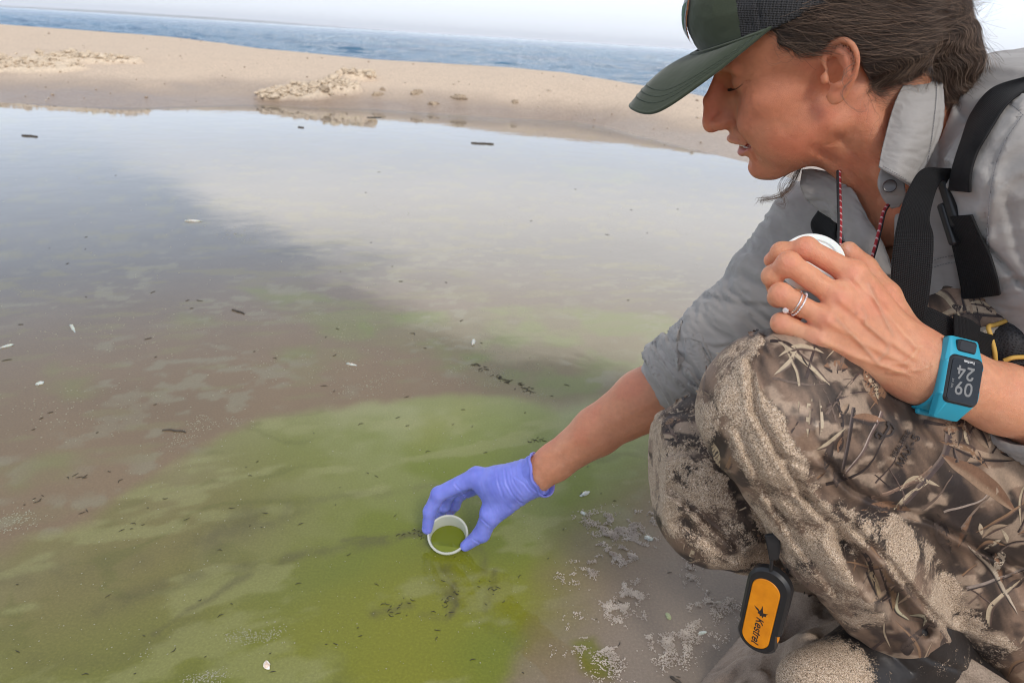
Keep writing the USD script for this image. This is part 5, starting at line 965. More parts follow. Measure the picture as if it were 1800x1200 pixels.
def strands(name, pts, width, m, parent):
    n, k = pts.shape[:2]; c = UsdGeom.BasisCurves.Define(stage, _path(name, parent)); c.CreateTypeAttr('cubic'); c.CreateBasisAttr('catmullRom'); c.CreateWrapAttr('pinned')
    c.CreatePointsAttr(Vt.Vec3fArray.FromNumpy(pts.reshape(-1, 3).astype(np.float32))); c.CreateCurveVertexCountsAttr(Vt.IntArray.FromNumpy(np.full(n, k, np.int32)))
    wd = np.linspace(1, .45, k)[None] * np.broadcast_to(width, n)[:, None]; c.CreateWidthsAttr(Vt.FloatArray.FromNumpy(wd.ravel().astype(np.float32))); c.SetWidthsInterpolation('vertex')
    UsdShade.MaterialBindingAPI.Apply(c.GetPrim()).Bind(m); return tag(c.GetPrim(), kind='stuff')
def hmat(name, c): return mat(name, {'p': ('principled_bsdf', {'base_color': c, 'roughness': .42, 'specular_ior_level': .45})}, [], 'p.BSDF')
hm = [hmat('hair_dark', (.026, .016, .011)), hmat('hair_brown', (.092, .056, .037)), hmat('hair_light', (.27, .18, .125))]
grp = r.choice(3, len(paths), p=[.40, .42, .18])
for gi in range(3): strands('hair_strands', W(paths[grp == gi].reshape(-1, 3)).reshape(-1, steps + 1, 3), .00022, hm[gi], hair)
fly = []
for k in range(210):                                           # stray hairs against the sky and round the ear
    if k < 150: s0 = C3(r.uniform(1610, 1700), r.uniform(0, 110), .655 + r.normal(0, .02)); dv = np.array([r.uniform(.1, 1), r.uniform(-.1, .9), r.normal(0, .4)]); Ln = r.uniform(.015, .045)
    elif k < 185: s0 = C3(r.uniform(1515, 1600), r.uniform(120, 175), .640); dv = np.array([r.normal(-.3, .5), r.uniform(-1, .2), -.25]); Ln = r.uniform(.012, .03)
    else: s0 = C3(r.uniform(1365, 1440), r.uniform(70, 112), .612); dv = np.array([-.6, r.uniform(-.6, .3), -.05]); Ln = r.uniform(.008, .02)
    dv /= np.linalg.norm(dv); b1 = np.cross(dv, r.normal(0, 1, 3)); b1 /= np.linalg.norm(b1); t = np.linspace(0, 1, 14)[:, None]; curl = r.uniform(.1, .45) * Ln
    fly.append(s0 + dv * t * Ln + b1 * curl * np.sin(t * r.uniform(2, 5.5)) + np.cross(dv, b1) * curl * .6 * (1 - np.cos(t * r.uniform(2, 5))))
for pts in ([(1503, 110), (1490, 118), (1484, 128), (1492, 136), (1502, 130)], [(1496, 140), (1482, 158), (1482, 172), (1496, 188), (1510, 195), (1523, 194), (1520, 182)], [(1500, 120), (1486, 130), (1480, 145), (1490, 160)]):
    for j in range(5): fly.append(cr(c3([(a + r.normal(0, 2.0), b + r.normal(0, 1.5), .606) for a, b in pts]), 14))
strands('stray_hairs', np.stack([world(q) for q in fly]), .00016, hm[1], hair)
lock = []
for k in range(70):                                            # the curl that hangs beyond the chin
    o = r.normal(0, 6, 2) * (1, .7); e = r.normal(0, 7, 2); lp = [(1420, 255, .735), (1404, 295, .732), (1392, 322, .728), (1378, 340, .724), (1358, 349, .72), (1340, 350, .72), (1337, 356, .72)] if k < 50 else [(1420, 260, .735), (1398, 300, .732), (1378, 318, .728), (1372, 335, .724), (1380, 352, .722), (1376, 362, .72), (1365, 358, .72)]
    m = np.linspace(0, 1, len(lp)); lock.append(cr(c3([(a + o[0] * (1 - .6 * t) + e[0] * t * .6, b + o[1] * (1 - .7 * t) + e[1] * t * .4, d + .01 * r.normal(0, .3)) for (a, b, d), t in zip(lp, m)]), 14))
strands('hair_lock', np.stack([world(q) for q in lock]), .00022, hm[1], hair)
lash = []
for k in range(46):
    t = k / 45; root = cr([(87.5, 19, 10.5), (85, 27, 9.8), (79, 37, 10.5), (71.5, 44, 13)], 46)[k]; out = np.array([.75 - .3 * t, .25 + .5 * t, -.28]); ln = 7.5 * (.6 + .4 * math.sin(t * 3.1))
    lash.append([root + out * ln * s_ + np.array([0, 0, 1]) * 1.8 * s_ ** 2 for s_ in np.linspace(0, 1, 5)])
strands('eyelashes', np.stack([W(np.array(q)) for q in lash]), .00032, hm[0], hair)

# ---------------------------------------------------------------- wristwatch
ax_w = C3(1850, 735, .635) - C3(1610, 640, .606); ax_w[1] *= .62; ax_w /= np.linalg.norm(ax_w)                  # along the forearm
wc = C3(1638, 664, .604); nrm = -wc / np.linalg.norm(wc) + np.array([-.03, .12, 0]); nrm -= ax_w * (nrm @ ax_w); nrm /= np.linalg.norm(nrm); tan = np.cross(nrm, ax_w)
if tan[1] < 0: tan = -tan                                                                  # tan points up the picture, round the wrist
WM = np.array([ax_w, tan, nrm])
def wl(v): return world(np.asarray(v, float) / 1000 @ WM + wc)                              # millimetres: along, round, out
teal = mat('turquoise_rubber', {'geo': ('geometry', {}), 'n': ('noise_texture', {'scale': 700.0}), 'b': ('bump', {'strength': .12, 'distance': .0004}), 'p': ('principled_bsdf', {'base_color': (.02, .29, .41), 'roughness': .48})}, [('geo.position', 'n.vector'), ('n.fac', 'b.height'), ('b.normal', 'p.normal')], 'p.BSDF')
watch = thing('wristwatch', 'turquoise rubber wristwatch with square black screen on the bare forearm', 'watch')
def band(a0, a1, wa, n=60, rad=(27.5, 30.6), th=2.6, z0=-1.5):
    an = np.linspace(a0, a1, n); V = []
    for i, a in enumerate(an):
        w = np.interp(i / (n - 1), np.linspace(0, 1, len(wa)), wa) / 2
        for r_ in (0, th):
            c = np.array([0, (rad[0] + r_) * math.cos(a), z0 + (rad[1] + r_) * math.sin(a)])
            for s in np.linspace(-1, 1, 9): V.append(c + [s * w, 0, 0] - np.array([0, math.cos(a), math.sin(a)]) * (.9 * abs(s) ** 4 if r_ else 0))
    V = np.array(V).reshape(n, 18, 3); ordr = list(range(9)) + list(range(17, 8, -1)); V = V[:, ordr]; V = np.concatenate([V, V[:, :1]], 1)
    F = gridfaces(n, 19); return V.reshape(-1, 3), F
v, f = band(math.radians(90), math.radians(450), [37, 37, 31, 23, 21, 21, 21, 21, 22, 26, 33, 37], 120); obj('band', (wl(v), f), teal, watch)
import manifold3d as m3
def slab(w, h, r, z0, z1, r2=None, curve=0):
    s = m3.CrossSection.square((w - 2 * r, h - 2 * r), True).offset(r, m3.JoinType.Round, circular_segments=40); m = m3.Manifold.extrude(s, z1 - z0).translate([0, 0, z0])
    return m
def bevelled(w, h, r, z0, z1, b): return m3.Manifold.batch_hull([slab(w, h, r, z0, z1 - b), slab(w - 2 * b, h - 2 * b, max(r - b, .5), z0, z1)])
v, f = tri(m3.Manifold.batch_hull([bevelled(39.5, 43, 9, 27, 33.0, 2.0), slab(30, 8, 3, 22, 28).translate([0, 32, -1]), slab(26, 8, 3, 18, 23).translate([0, -30, -1])])); obj('case', (wl(v + [0, -1, 0]), f), teal, watch, smooth=35)
blk = mat('watch_black', {'p': ('principled_bsdf', {'base_color': (.010, .010, .011), 'roughness': .3})}, [], 'p.BSDF')
scr_m = mat('watch_screen', {'p': ('principled_bsdf', {'base_color': (.004, .004, .005), 'roughness': .12})}, [], 'p.BSDF')
v, f = tri(bevelled(35, 41, 6.5, 30, 34.3, 1.5)); bz = obj('bezel', (wl(v + [0, -1.2, 0]), f), blk, watch, smooth=35)
v, f = tri(slab(30, 35, 3, 34, 34.75)); obj('screen', (wl(v + [0, -1.6, 0]), f), scr_m, bz, smooth=35)
v, f = tri(m3.Manifold.batch_hull([bevelled(19, 11, 3, 26, 33.2, 1.5), slab(18, 8, 3, 24, 26)]).translate([0, .5, .6])); obj('button_pad', (wl(v + [0, 27.2, -1.2] @ np.eye(3)), f), blk, watch, smooth=35)
for k in (0, 1, 2): v, f = tri(box_round(11, .9, 1.2, .4, 3)); obj('band_ridge', (wl(v + [0, -27.5 - .8 * k, 22.5 - 2.6 * k]), f), teal, watch, smooth=30)
v, f = tri(box_round(25, 5.5, 5, 2, 5)); obj('strap_keeper', (wl(v + [0, -31.2, 2.5]), f), teal, watch, smooth=35)
grey_txt = mat('screen_digits', {'p': ('principled_bsdf', {'base_color': (.17, .17, .17), 'roughness': .5})}, [], 'p.BSDF'); white_txt = mat('white_lettering', {'p': ('principled_bsdf', {'base_color': (.7, .7, .7), 'roughness': .5})}, [], 'p.BSDF')
def wtext(t, x, y, h, m, bold=True, turn=0):
    q = meshkit.text_mesh(t, h, .12, bold); v = np.array(q.vertices); v[:, :2] -= (v[:, :2].max(0) + v[:, :2].min(0)) / 2
    if turn: v = np.stack([-v[:, 1], v[:, 0], v[:, 2]], -1)
    s = math.copysign(1, np.cross(WM[0], WM[1]) @ WM[2]); v[:, 0] *= 1
    w = np.stack([-v[:, 0] * 1.0 + x, -v[:, 1] + y, v[:, 2] + 34.78], -1)                   # upside down, as the wearer's screen shows
    if s < 0: w = np.stack([v[:, 0] * -1 + x, -v[:, 1] + y, v[:, 2] + 34.78], -1)
    obj('screen_lettering', (wl(w), np.asarray(q.faces)), m, bz, smooth=False)
wtext('09', 0, -8.2, 10.6, grey_txt); wtext('24', -1.0, 4.8, 10.6, grey_txt); wtext('TomTom', 1.2, 14.9, 1.9, white_txt, True); wtext('19 JUL', -11.8, -5.5, 1.8, grey_txt, True, 1)

# ---------------------------------------------------------------- rings
silver = mat('white_gold', {'p': ('principled_bsdf', {'base_color': (.82, .80, .77), 'metallic': 1.0, 'roughness': .18})}, [], 'p.BSDF'); stone = mat('clear_stone', {'p': ('principled_bsdf', {'base_color': (.95, .96, 1.0), 'roughness': .03, 'ior': 2.2, 'transmission_weight': .55})}, [], 'p.BSDF')
rs_ = thing('wedding_rings', 'pair of silver rings with a clear stone on the bare hand', 'rings')
ra = C3(*FING['ring'][0]); rb = C3(*FING['ring'][1]); rax = (rb - ra) / np.linalg.norm(rb - ra); RM = basis(rax, [0, 0, -1])
def ringpts(t0, rad, off, tilt=0): return np.array([ra + (rb - ra) * t0 + rax * (off + tilt * math.cos(a)) + rad * (math.cos(a) * RM[0] + math.sin(a) * RM[1]) for a in np.linspace(0, 2 * math.pi, 41)])
rad_ = .0101
for k, (t0, tl_) in enumerate(((.66, .0008), (.58, .0004))):
    v, f = tube(ringpts(t0, rad_, 0, tl_), .00075, 80, 8); bandp = obj('ring_band', (world(v), f), silver, rs_)
    if k == 1:
        for a in np.linspace(0, 2 * math.pi, 27)[:-1]:
            c = ra + (rb - ra) * t0 + (rad_ + .0006) * (math.cos(a) * RM[0] + math.sin(a) * RM[1]); m = trimesh.creation.icosphere(1, .00072); obj('small_stone', (world(m.vertices + c), m.faces), stone, bandp, smooth=False)
cst = C3(1381, 545, .5905); m = trimesh.creation.revolve(np.array([[0, -.0024], [.0027, .0002], [.0024, .0010], [.0014, .0014], [0, .0014]]), sections=10); fr = basis([-.5, -.5, -.8], [0, 1, 0])
obj('solitaire', (world(np.array(m.vertices) @ fr + cst), m.faces), stone, bandp, smooth=False)
for a in range(4):
    o = np.array([.0025 * math.cos(a * 1.57 + .8), .0025 * math.sin(a * 1.57 + .8), 0]); v, f = tube(np.array([o * .4 + [0, 0, -.0035], o + [0, 0, -.0005], o * .95 + [0, 0, .0012]]), .0004, 8, 6); obj('prong', (world(v @ fr + cst), f), silver, bandp)
# ---------------------------------------------------------------- lid, cup and the sample in it
white_pl = mat('white_plastic', {'geo': ('geometry', {}), 'n': ('noise_texture', {'scale': 300.0}), 'b': ('bump', {'strength': .06, 'distance': .0004}), 'p': ('principled_bsdf', {'base_color': (.78, .77, .73), 'roughness': .38, 'subsurface_weight': .25, 'subsurface_scale': .003})}, [('geo.position', 'n.vector'), ('n.fac', 'b.height'), ('b.normal', 'p.normal')], 'p.BSDF')
lid = thing('cup_lid', 'round white plastic lid held between bare fingers', 'lid')
prof = np.array([[0, .0010], [.0215, .0010], [.0222, .0028], [.0262, .0034], [.0278, .0026], [.0286, .0006], [.0286, -.0080], [.0276, -.0082], [.0272, -.0010], [0, -.0010]]); m = trimesh.creation.revolve(prof, sections=72)
fr = basis([-.20, .42, -.9], [0, 1, 0]); obj('lid_disc', (world(np.array(m.vertices) @ fr + C3(1428, 458, .633)), m.faces), white_pl, lid, smooth=30)
cup_c = P(787, 938, 1.085); az = math.radians(0); el = math.radians(60); axis = np.array([-.04, -math.cos(el), math.sin(el)]); axis /= np.linalg.norm(axis); CM = basis(axis, [0, 0, 1.0])
cup = thing('sample_cup', 'small white sample cup held in the blue glove at the water surface', 'cup')
R0_, R1_, Hc = .0315, .0245, .044
prof = np.array([[0, -Hc], [R1_ - .002, -Hc], [R1_, -Hc + .0015], [R0_ - .0015, -.006], [R0_ + .0008, -.0045], [R0_ + .0010, -.0008], [R0_, .0], [R0_ - .0020, -.0004], [R0_ - .0032, -.005], [R1_ - .0016, -Hc + .0025], [0, -Hc + .002]])
m = trimesh.creation.revolve(prof, sections=80)
cup_mat = mat('translucent_plastic', {'d': ('principled_bsdf', {'base_color': (.66, .68, .62), 'roughness': .35}), 't': ('translucent_bsdf', {'color': (.62, .64, .5)}), 'm': ('mix_closure', {'fac': .35})}, [('d.BSDF', 'm.closure1'), ('t.BSDF', 'm.closure2')], 'm.closure')
obj('cup_wall', (np.array(m.vertices) @ CM + cup_c, m.faces), cup_mat, cup, smooth=35)
inn = m3.Manifold.revolve(m3.CrossSection([[(0, -Hc + .0022), (R1_ - .0017, -Hc + .0027), (R0_ - .0033, -.0052), (R0_ - .0030, -.003), (0, -.003)]]), 80)
T4 = np.c_[CM.T, cup_c]; liq = inn.transform(T4).trim_by_plane([0, 0, -1], -(cup_c[2] - .0120)); v, f = tri(liq)
obj('water_sample', (v, f), mat('green_sample', {'p': ('principled_bsdf', {'base_color': (.135, .165, .008), 'roughness': .06})}, [], 'p.BSDF'), cup, smooth=20)
# ---------------------------------------------------------------- lanyard
ly = thing('neck_lanyard', 'thin red cord with white flecks hanging from the neck', 'lanyard')
red = mat('red_cord', {'tc': ('texture_coordinate', {}), 'geo': ('geometry', {}), 'w': ('wave_texture', {'bands_direction': 'diagonal', 'scale': 62.0, 'distortion': 2.5}), 'r': ('rgb_ramp', {'ramp': [(.0, (.24, .010, .016)), (.84, (.30, .013, .022)), (.95, (.5, .36, .36))]}), 'b': ('bump', {'strength': .6, 'distance': .0008}), 'p': ('principled_bsdf', {'roughness': .7})}, [('geo.position', 'w.vector'), ('w.fac', 'r.fac'), ('r.color', 'p.base_color'), ('w.fac', 'b.height'), ('b.normal', 'p.normal')], 'p.BSDF')
blc = mat('black_cord', {'p': ('principled_bsdf', {'base_color': (.014, .013, .014), 'roughness': .7})}, [], 'p.BSDF')
for l, n_ in (([(1476, 300, .694), (1477, 345, .684), (1478, 390, .676), (1477, 432, .668), (1476, 470, .664)], 'cord'), ([(1566, 352, .655), (1553, 372, .650), (1545, 405, .648), (1536, 440, .650), (1524, 478, .655), (1510, 520, .66)], 'cord')):
    v, f = tube(c3(l), .0014, 60, 8); obj(n_, (world(v), f), red, ly); v, f = tube(c3(l) + C3(0, 0, 1) * 0 + [-.0016 if l[0][0] < 1500 else .0018, 0, .0008], .0015, 60, 8); obj('backing_cord', (world(v), f), blc, ly)
# ---------------------------------------------------------------- pocket wind meter hanging between the knees
wm = thing('wind_meter', 'orange and black pocket wind meter hanging from a black cord between the knees', 'wind meter')
top, bot = C3(1357, 1003, .700), C3(1331, 1132, .742)
dn = bot - top; dn = w1p(bot) - w1p(top); dn = dn * np.array([.55, .35, 1]); dn /= np.linalg.norm(dn); cc_ = w1p(C3(1345, 1069, .722)); face = CAM - cc_; face = face + np.array([-.16, 0, -.08]) ; face -= dn * (face @ dn); face /= np.linalg.norm(face); side = np.cross(face, dn)
if side @ RIGHT < 0: side = -side
KM = np.array([side, -dn, face])
def kl(v): return np.asarray(v, float) / 1000 @ KM + cc_
def stad(w, h, b=0, n=40): r_ = w / 2; return m3.CrossSection.square((.01, h - w), True).offset(r_, m3.JoinType.Round, circular_segments=64)
def solid(w, h, z0, z1, b): return m3.Manifold.batch_hull([m3.Manifold.extrude(stad(w, h), z1 - z0 - 2 * b).translate([0, 0, z0 + b]), m3.Manifold.extrude(stad(w - 2 * b, h - 2 * b), z1 - z0).translate([0, 0, z0])])
HK = 112.0
bodyk = solid(45, HK, -5, 8, 3.0) - m3.Manifold.extrude(stad(30, 93), 5).translate([-1.5, -3, 6.4]) - m3.Manifold.cube([12, 32, 40], True).rotate([0, 0, 8]).translate([25.5, -36, 0]) - m3.Manifold.cube([5, 30, 40], True).rotate([0, 0, -6]).translate([-24, -36, 0])
v, f = tri(bodyk); obj('case', (kl(v), f), plastic, wm, smooth=30)
orange = mat('orange_plastic', {'geo': ('geometry', {}), 'n': ('noise_texture', {'scale': 90.0, 'detail': 4.0}), 'r': ('rgb_ramp', {'ramp': [(.3, (.62, .20, .004)), (.7, (.74, .26, .006))]}), 'p': ('principled_bsdf', {'roughness': .34})}, [('geo.position', 'n.vector'), ('n.fac', 'r.fac'), ('r.color', 'p.base_color')], 'p.BSDF')
pn = solid(29.4, 92.4, 0, 8.2, .8); v, f = tri(pn); panel = obj('front_panel', (kl(v + [-1.5, -3, 0]), f), orange, wm, smooth=30)
v, f = tri(m3.Manifold.batch_hull([solid(34, 60, -9, 3, 3)]).translate([2.5, -24.5, 0])); obj('inner_body', (kl(v), f), orange, wm, smooth=30)
ink = mat('black_ink', {'p': ('principled_bsdf', {'base_color': (.02, .012, .01), 'roughness': .5})}, [], 'p.BSDF')
q = meshkit.text_mesh('Kestrel', 7.6, .12, True); v = np.array(q.vertices); v[:, 0] += .22 * v[:, 1]; v[:, 0] -= v[:, 0].max(); v[:, 0] *= 36 / -v[:, 0].min(); v[:, 1] -= 3.4
w = np.stack([v[:, 1] - 1.0, -(v[:, 0] + 36) - 8, v[:, 2] + 8.22], -1); obj('lettering', (kl(w), np.asarray(q.faces)), ink, panel, smooth=False)
bird = [[(-8, 4.5), (-3, 2.5), (-1.5, .5), (-.5, 3.5), (.5, 9), (1.6, 3), (2.6, -.2), (7.5, 1.8), (5.5, -1.2), (6.2, -3), (3.6, -3.6), (2.8, -6.5), (1.2, -4.2), (-.2, -6), (-.6, -3.6), (-3, -3), (-2.6, -.6), (-5.5, 1.5)]]
mb = m3.Manifold.extrude(m3.CrossSection(bird).simplify(.01) if m3.CrossSection(bird).area() > 0 else m3.CrossSection([bird[0][::-1]]), .12); v, f = tri(mb); obj('bird_mark', (kl(v + [-1.5, .5, 8.22]), f), ink, panel, smooth=False)
for l in ([(1354, 1008, .700), (1356, 990, .690), (1358, 968, .680), (1366, 945, .672)], [(1384, 1006, .706), (1388, 985, .698), (1391, 976, .692)]): v, f = tube(c3(l), .0017, 30, 8); obj('cord', (world(v), f), blc, wm)
loop = [[C3(1344, 940, .672), C3(1368, 936, .668)], [C3(1348, 960, .676), C3(1372, 958, .672)], [C3(1352, 982, .684), C3(1368, 982, .682)]]
v, f, _ = sheet(loop, 20, 8, .003); obj('cord_tab', (world(v), f), blc, wm)
# ---------------------------------------------------------------- what floats on the pool and lies on the sandbar
r = np.random.default_rng(21)
foam_mat = mat('foam', {'geo': ('geometry', {}), 'n': ('noise_texture', {'scale': 60.0, 'detail': 4.0}), 'c': ('rgb_ramp', {'ramp': [(.35, (.48, .41, .35)), (.65, (.74, .67, .59))]}), 'd': ('principled_bsdf', {'roughness': .35, 'specular_ior_level': .5}), 't': ('transparent_bsdf', {'color': (1, 1, 1)}), 'm': ('mix_closure', {'fac': .30})},
    [('geo.position', 'n.vector'), ('n.fac', 'c.fac'), ('c.color', 'd.base_color'), ('d.BSDF', 'm.closure1'), ('t.BSDF', 'm.closure2')], 'm.closure')
white_foam = mat('white_foam', {'geo': ('geometry', {}), 'n': ('noise_texture', {'scale': 200.0, 'detail': 3.0}), 'c': ('rgb_ramp', {'ramp': [(.3, (.36, .35, .30)), (.7, (.62, .61, .56))]}), 'd': ('principled_bsdf', {'roughness': .5, 'subsurface_weight': .3, 'subsurface_scale': .004})}, [('geo.position', 'n.vector'), ('n.fac', 'c.fac'), ('c.color', 'd.base_color')], 'd.BSDF')
ico = trimesh.creation.icosphere(1, 1.0); ico0 = trimesh.Trimesh([[1, 0, 0], [-1, 0, 0], [0, 1, 0], [0, -1, 0], [0, 0, 1], [0, 0, -1]], [[0, 2, 4], [2, 1, 4], [1, 3, 4], [3, 0, 4], [2, 0, 5], [1, 2, 5], [3, 1, 5], [0, 3, 5]], process=False)
def scatter_mesh(c, rad, flat, base=ico0, jit=.25):
    n = len(c); v = np.asarray(base.vertices)[None] * (1 + r.normal(0, jit, (n, len(base.vertices), 1)) * .5); v = v * np.stack([rad, rad, rad * flat], -1)[:, None] + c[:, None]
    f = np.asarray(base.faces)[None] + (np.arange(n) * len(base.vertices))[:, None, None]; return v.reshape(-1, 3), f.reshape(-1, 3)
FO = gp([(985,905),(1060,880),(1160,880),(1200,950),(1290,1000),(1340,1050),(1300,1120),(1235,1185),(1120,1210),(960,1215),(900,1190),(940,1120),(975,1080),(960,1010),(1010,950)])
lo, hi = FO.min(0), FO.max(0); p = r.uniform(lo, hi, (190000, 2)); s1 = fbm(np.c_[p * 30, 0 * p[:, 0]], 4, 91); s2 = fbm(np.c_[p * 75, 0 * p[:, 0]], 3, 92); ed = -sdist(p, FO)
dens = S(.47, .62, s1 + .05 * S(0, .10, ed) - .03) * S(.40, .60, s2) * S(0, .08, ed); k = r.random(len(p)) < dens * .95; p = p[k][:38000]
rad = r.uniform(.0005, .0014, len(p)); hgt = .0006 + .0030 * S(.50, .66, fbm(np.c_[p * 30, 0 * p[:, 0]], 4, 91)) * r.random(len(p))
tag(obj('foam_scum', scatter_mesh(np.c_[p, hgt], rad, .8), foam_mat, smooth=True), 'grey bubbly foam scum on the shallow water beside the near knee', 'foam', kind='stuff')
# thin scum lines and pale flecks all over the pool
pts = []
for l, wd, n in (([(190,1180),(280,1150),(330,1120),(380,1112),(440,1118),(495,1115)], .012, 900), ([(300,785),(370,735),(420,735)], .03, 350), ([(330,1195),(400,1188)], .01, 200), ([(800,655),(860,650),(890,680),(945,690)], .03, 500), ([(0,925),(60,905)], .03, 200), ([(380,400),(440,415)], .10, 100), ([(520,560),(640,600),(700,640)], .09, 350), ([(600,690),(720,668),(850,672)], .035, 400), ([(400,640),(560,650),(700,655)], .10, 400), ([(100,580),(250,600),(400,560)], .14, 300), ([(20,700),(150,740),(260,700)], .09, 260), ([(620,560),(820,600),(940,640)], .08, 300)):
    q = cr(gp(l), 300)[r.integers(0, 300, n)] + r.normal(0, wd, (n, 2)) * .6; q = q[fbm(np.c_[q * 30, 0 * q[:, 0]], 3, 93) > .47]; pts.append(q)
w = np.c_[r.uniform(-300, 1350, 1800), 230 + 950 * r.random(1800) ** .8]; q = np.array([G(*a)[:2] for a in w]); q = q[(fbm(np.c_[q * 4, 0 * q[:, 0]], 4, 94) > .47)]; pts.append(q)
q = np.vstack(pts); q = q[sdist(q, POOL) < -.03]; dist = np.hypot(*q.T)
tag(obj('pale_flecks', scatter_mesh(np.c_[q, 0 * dist + .0002], r.uniform(.0005, .0016, len(q)) * np.clip(dist / 1.2, .7, 2.6), .3), mat('fleck', {'p': ('principled_bsdf', {'base_color': (.33, .32, .23), 'roughness': .8})}, [], 'p.BSDF'), smooth=True), 'tiny pale flecks of scum scattered over the pool surface', 'scum', kind='stuff')
# dark shreds of plant
pts = np.c_[r.uniform(-200, 1200, 150), 300 + 890 * r.random(150) ** .7]; c = np.array([G(*a)[:2] for a in pts])
ex = []
for l, n in (([(830,640),(880,665),(940,690)], 60), ([(700,938),(745,938)], 14), ([(1180,950),(1240,1000)], 8), ([(690,1075),(720,1060)], 14), ([(770,1075),(800,1040)], 16), ([(840,1010),(870,1060)], 10), ([(930,775),(955,775)], 10), ([(20,905),(150,830)], 10), ([(240,915),(260,925)], 3)): ex.append(cr(gp(l), 100)[r.integers(0, 100, n)] + r.normal(0, .008, (n, 2)))
c = np.vstack([c] + ex); c = c[sdist(c, POOL) < -.02]; vs, fs, o = [], [], 0
for a in c:
    ln = r.uniform(.0012, .0060) * np.clip(np.hypot(*a) / 1.1, .8, 1.8); an = r.uniform(0, math.pi) * .7 + 2.4; d = np.array([math.cos(an), math.sin(an), 0]); b = np.array([-d[1], d[0], 0]); m = np.array([*a, .0008]); bend = b * ln * r.normal(0, .35)
    v, f = tube(np.array([m - d * ln, m + bend, m + d * ln]), np.array([.0003, .0007, .0003]) * np.clip(np.hypot(*a) / 1.2, .8, 1.6), 5, 4); vs.append(v); fs.append(f)
tag(obj('plant_shreds', joinm(*zip(vs, fs)), mat('dark_shred', {'p': ('principled_bsdf', {'base_color': (.025, .022, .016), 'roughness': .7})}, [], 'p.BSDF')), 'small dark plant shreds floating on the pool', 'debris', kind='stuff')
# foam clumps one can count, one algae blob and one whitish pebble
def lump(name, px, py, rad, label, cat, m, group=None, flat=.5, seed=0, el=1.0, z=0.0):
    c = G(px, py, z); b = trimesh.creation.icosphere(3, 1.0); v = np.array(b.vertices); v = v * (1 + 1.1 * (fbm(v * 2.2 + seed * 7.3, 3, seed) - .5) + .55 * (fbm(v * 6 + seed, 3, seed + 1) - .5))[:, None] * [rad * el, rad / el * .8, rad * flat]
    an = seed * 1.3; v[:, :2] = v[:, :2] @ np.array([[math.cos(an), math.sin(an)], [-math.sin(an), math.cos(an)]])
    return tag(obj(name, (v + c + [0, 0, rad * flat * .25], b.faces), m), label, cat, group)
for i, (x_, y_, rd, e, lb) in enumerate([(70, 674, .0095, 1.0, 'white round foam blob floating at the left edge of the pool'), (1140, 946, .0080, 1.0, 'white foam blob floating just left of the far sandy knee'), (1028, 868, .0085, 1.5, 'white flat foam fleck floating right of the blue glove cuff'), (1025, 902, .0055, 1.2, 'smaller pale foam fleck floating below the flat one by the glove cuff'),
    (340, 389, .017, 2.2, 'long white foam streak floating in the dark blue reflection on the left'), (832, 602, .012, 1.8, 'pale foam fleck floating above the dark floating scrap'), (618, 641, .009, 1.8, 'white foam fleck floating just above the front edge of the green algae'), (12, 609, .010, 1.6, 'white foam fleck cut by the left picture edge'), (128, 577, .012, 2.4, 'thin slanting white foam streak floating near the left edge'),
    (1235, 1112, .0055, 1.4, 'whitish pebble in the shallows just left of the orange wind meter'), (1175, 1083, .006, 1.2, 'pale green algae blob among the grey foam')]):
    lump('foam_or_pebble', x_, y_, rd * .85, lb, 'foam', white_foam if i != 10 else mat('pale_green_foam', {'p': ('principled_bsdf', {'base_color': (.32, .36, .2), 'roughness': .6})}, [], 'p.BSDF'), None, .35, i + 1, e)
bark = mat('wet_bark', {'geo': ('geometry', {}), 'n': ('noise_texture', {'scale': 60.0, 'detail': 4.0}), 'c': ('rgb_ramp', {'ramp': [(.3, (.02, .016, .012)), (.7, (.07, .055, .04))]}), 'p': ('principled_bsdf', {'roughness': .6})}, [('geo.position', 'n.vector'), ('n.fac', 'c.fac'), ('c.color', 'p.base_color')], 'p.BSDF')
def twig(px0, py0, px1, py1, rad, label, bend=.08, seed=0):
    a, b = G(px0, py0), G(px1, py1); t = np.linspace(0, 1, 7)[:, None]; q = a + (b - a) * t; n_ = np.array([-(b - a)[1], (b - a)[0], 0]); q = q + n_ * (bend * np.sin(t * 3.1) + .03 * np.sin(t * 11 + seed)); q[:, 2] = rad * .5
    v, f = tube(q, rad * np.array([.7, 1.05, .95, 1.1, .9, 1, .6]), 40, 8); v = v + ((fbm(v * 90, 2, seed) - .5) * rad * .5)[:, None] * [0, 0, 1]; return tag(obj('floating_twig', (v, f), bark), label, 'twig')
twig(828, 252, 868, 254, .007, 'dark thick twig floating alone on the bright reflection', .0, 1); twig(38, 239, 66, 241, .006, 'thin grey twig floating far left near the sandbar', .05, 2); twig(645, 207, 671, 207, .005, 'short twig floating close under the sand clumps of the sandbar', .02, 3); twig(524, 224, 534, 225, .006, 'tiny dark twig floating left of the sand clump reflection', .0, 4)
twig(286, 756, 327, 760, .0020, 'long thin brown twig lying on the brown water above the algae front', .06, 5); twig(408, 545, 430, 552, .0028, 'small reddish twig floating in the middle of the brown water', .03, 6); twig(1178, 1190, 1200, 1205, .0022, 'dark twig in the shallows at the bottom picture edge', .05, 7)
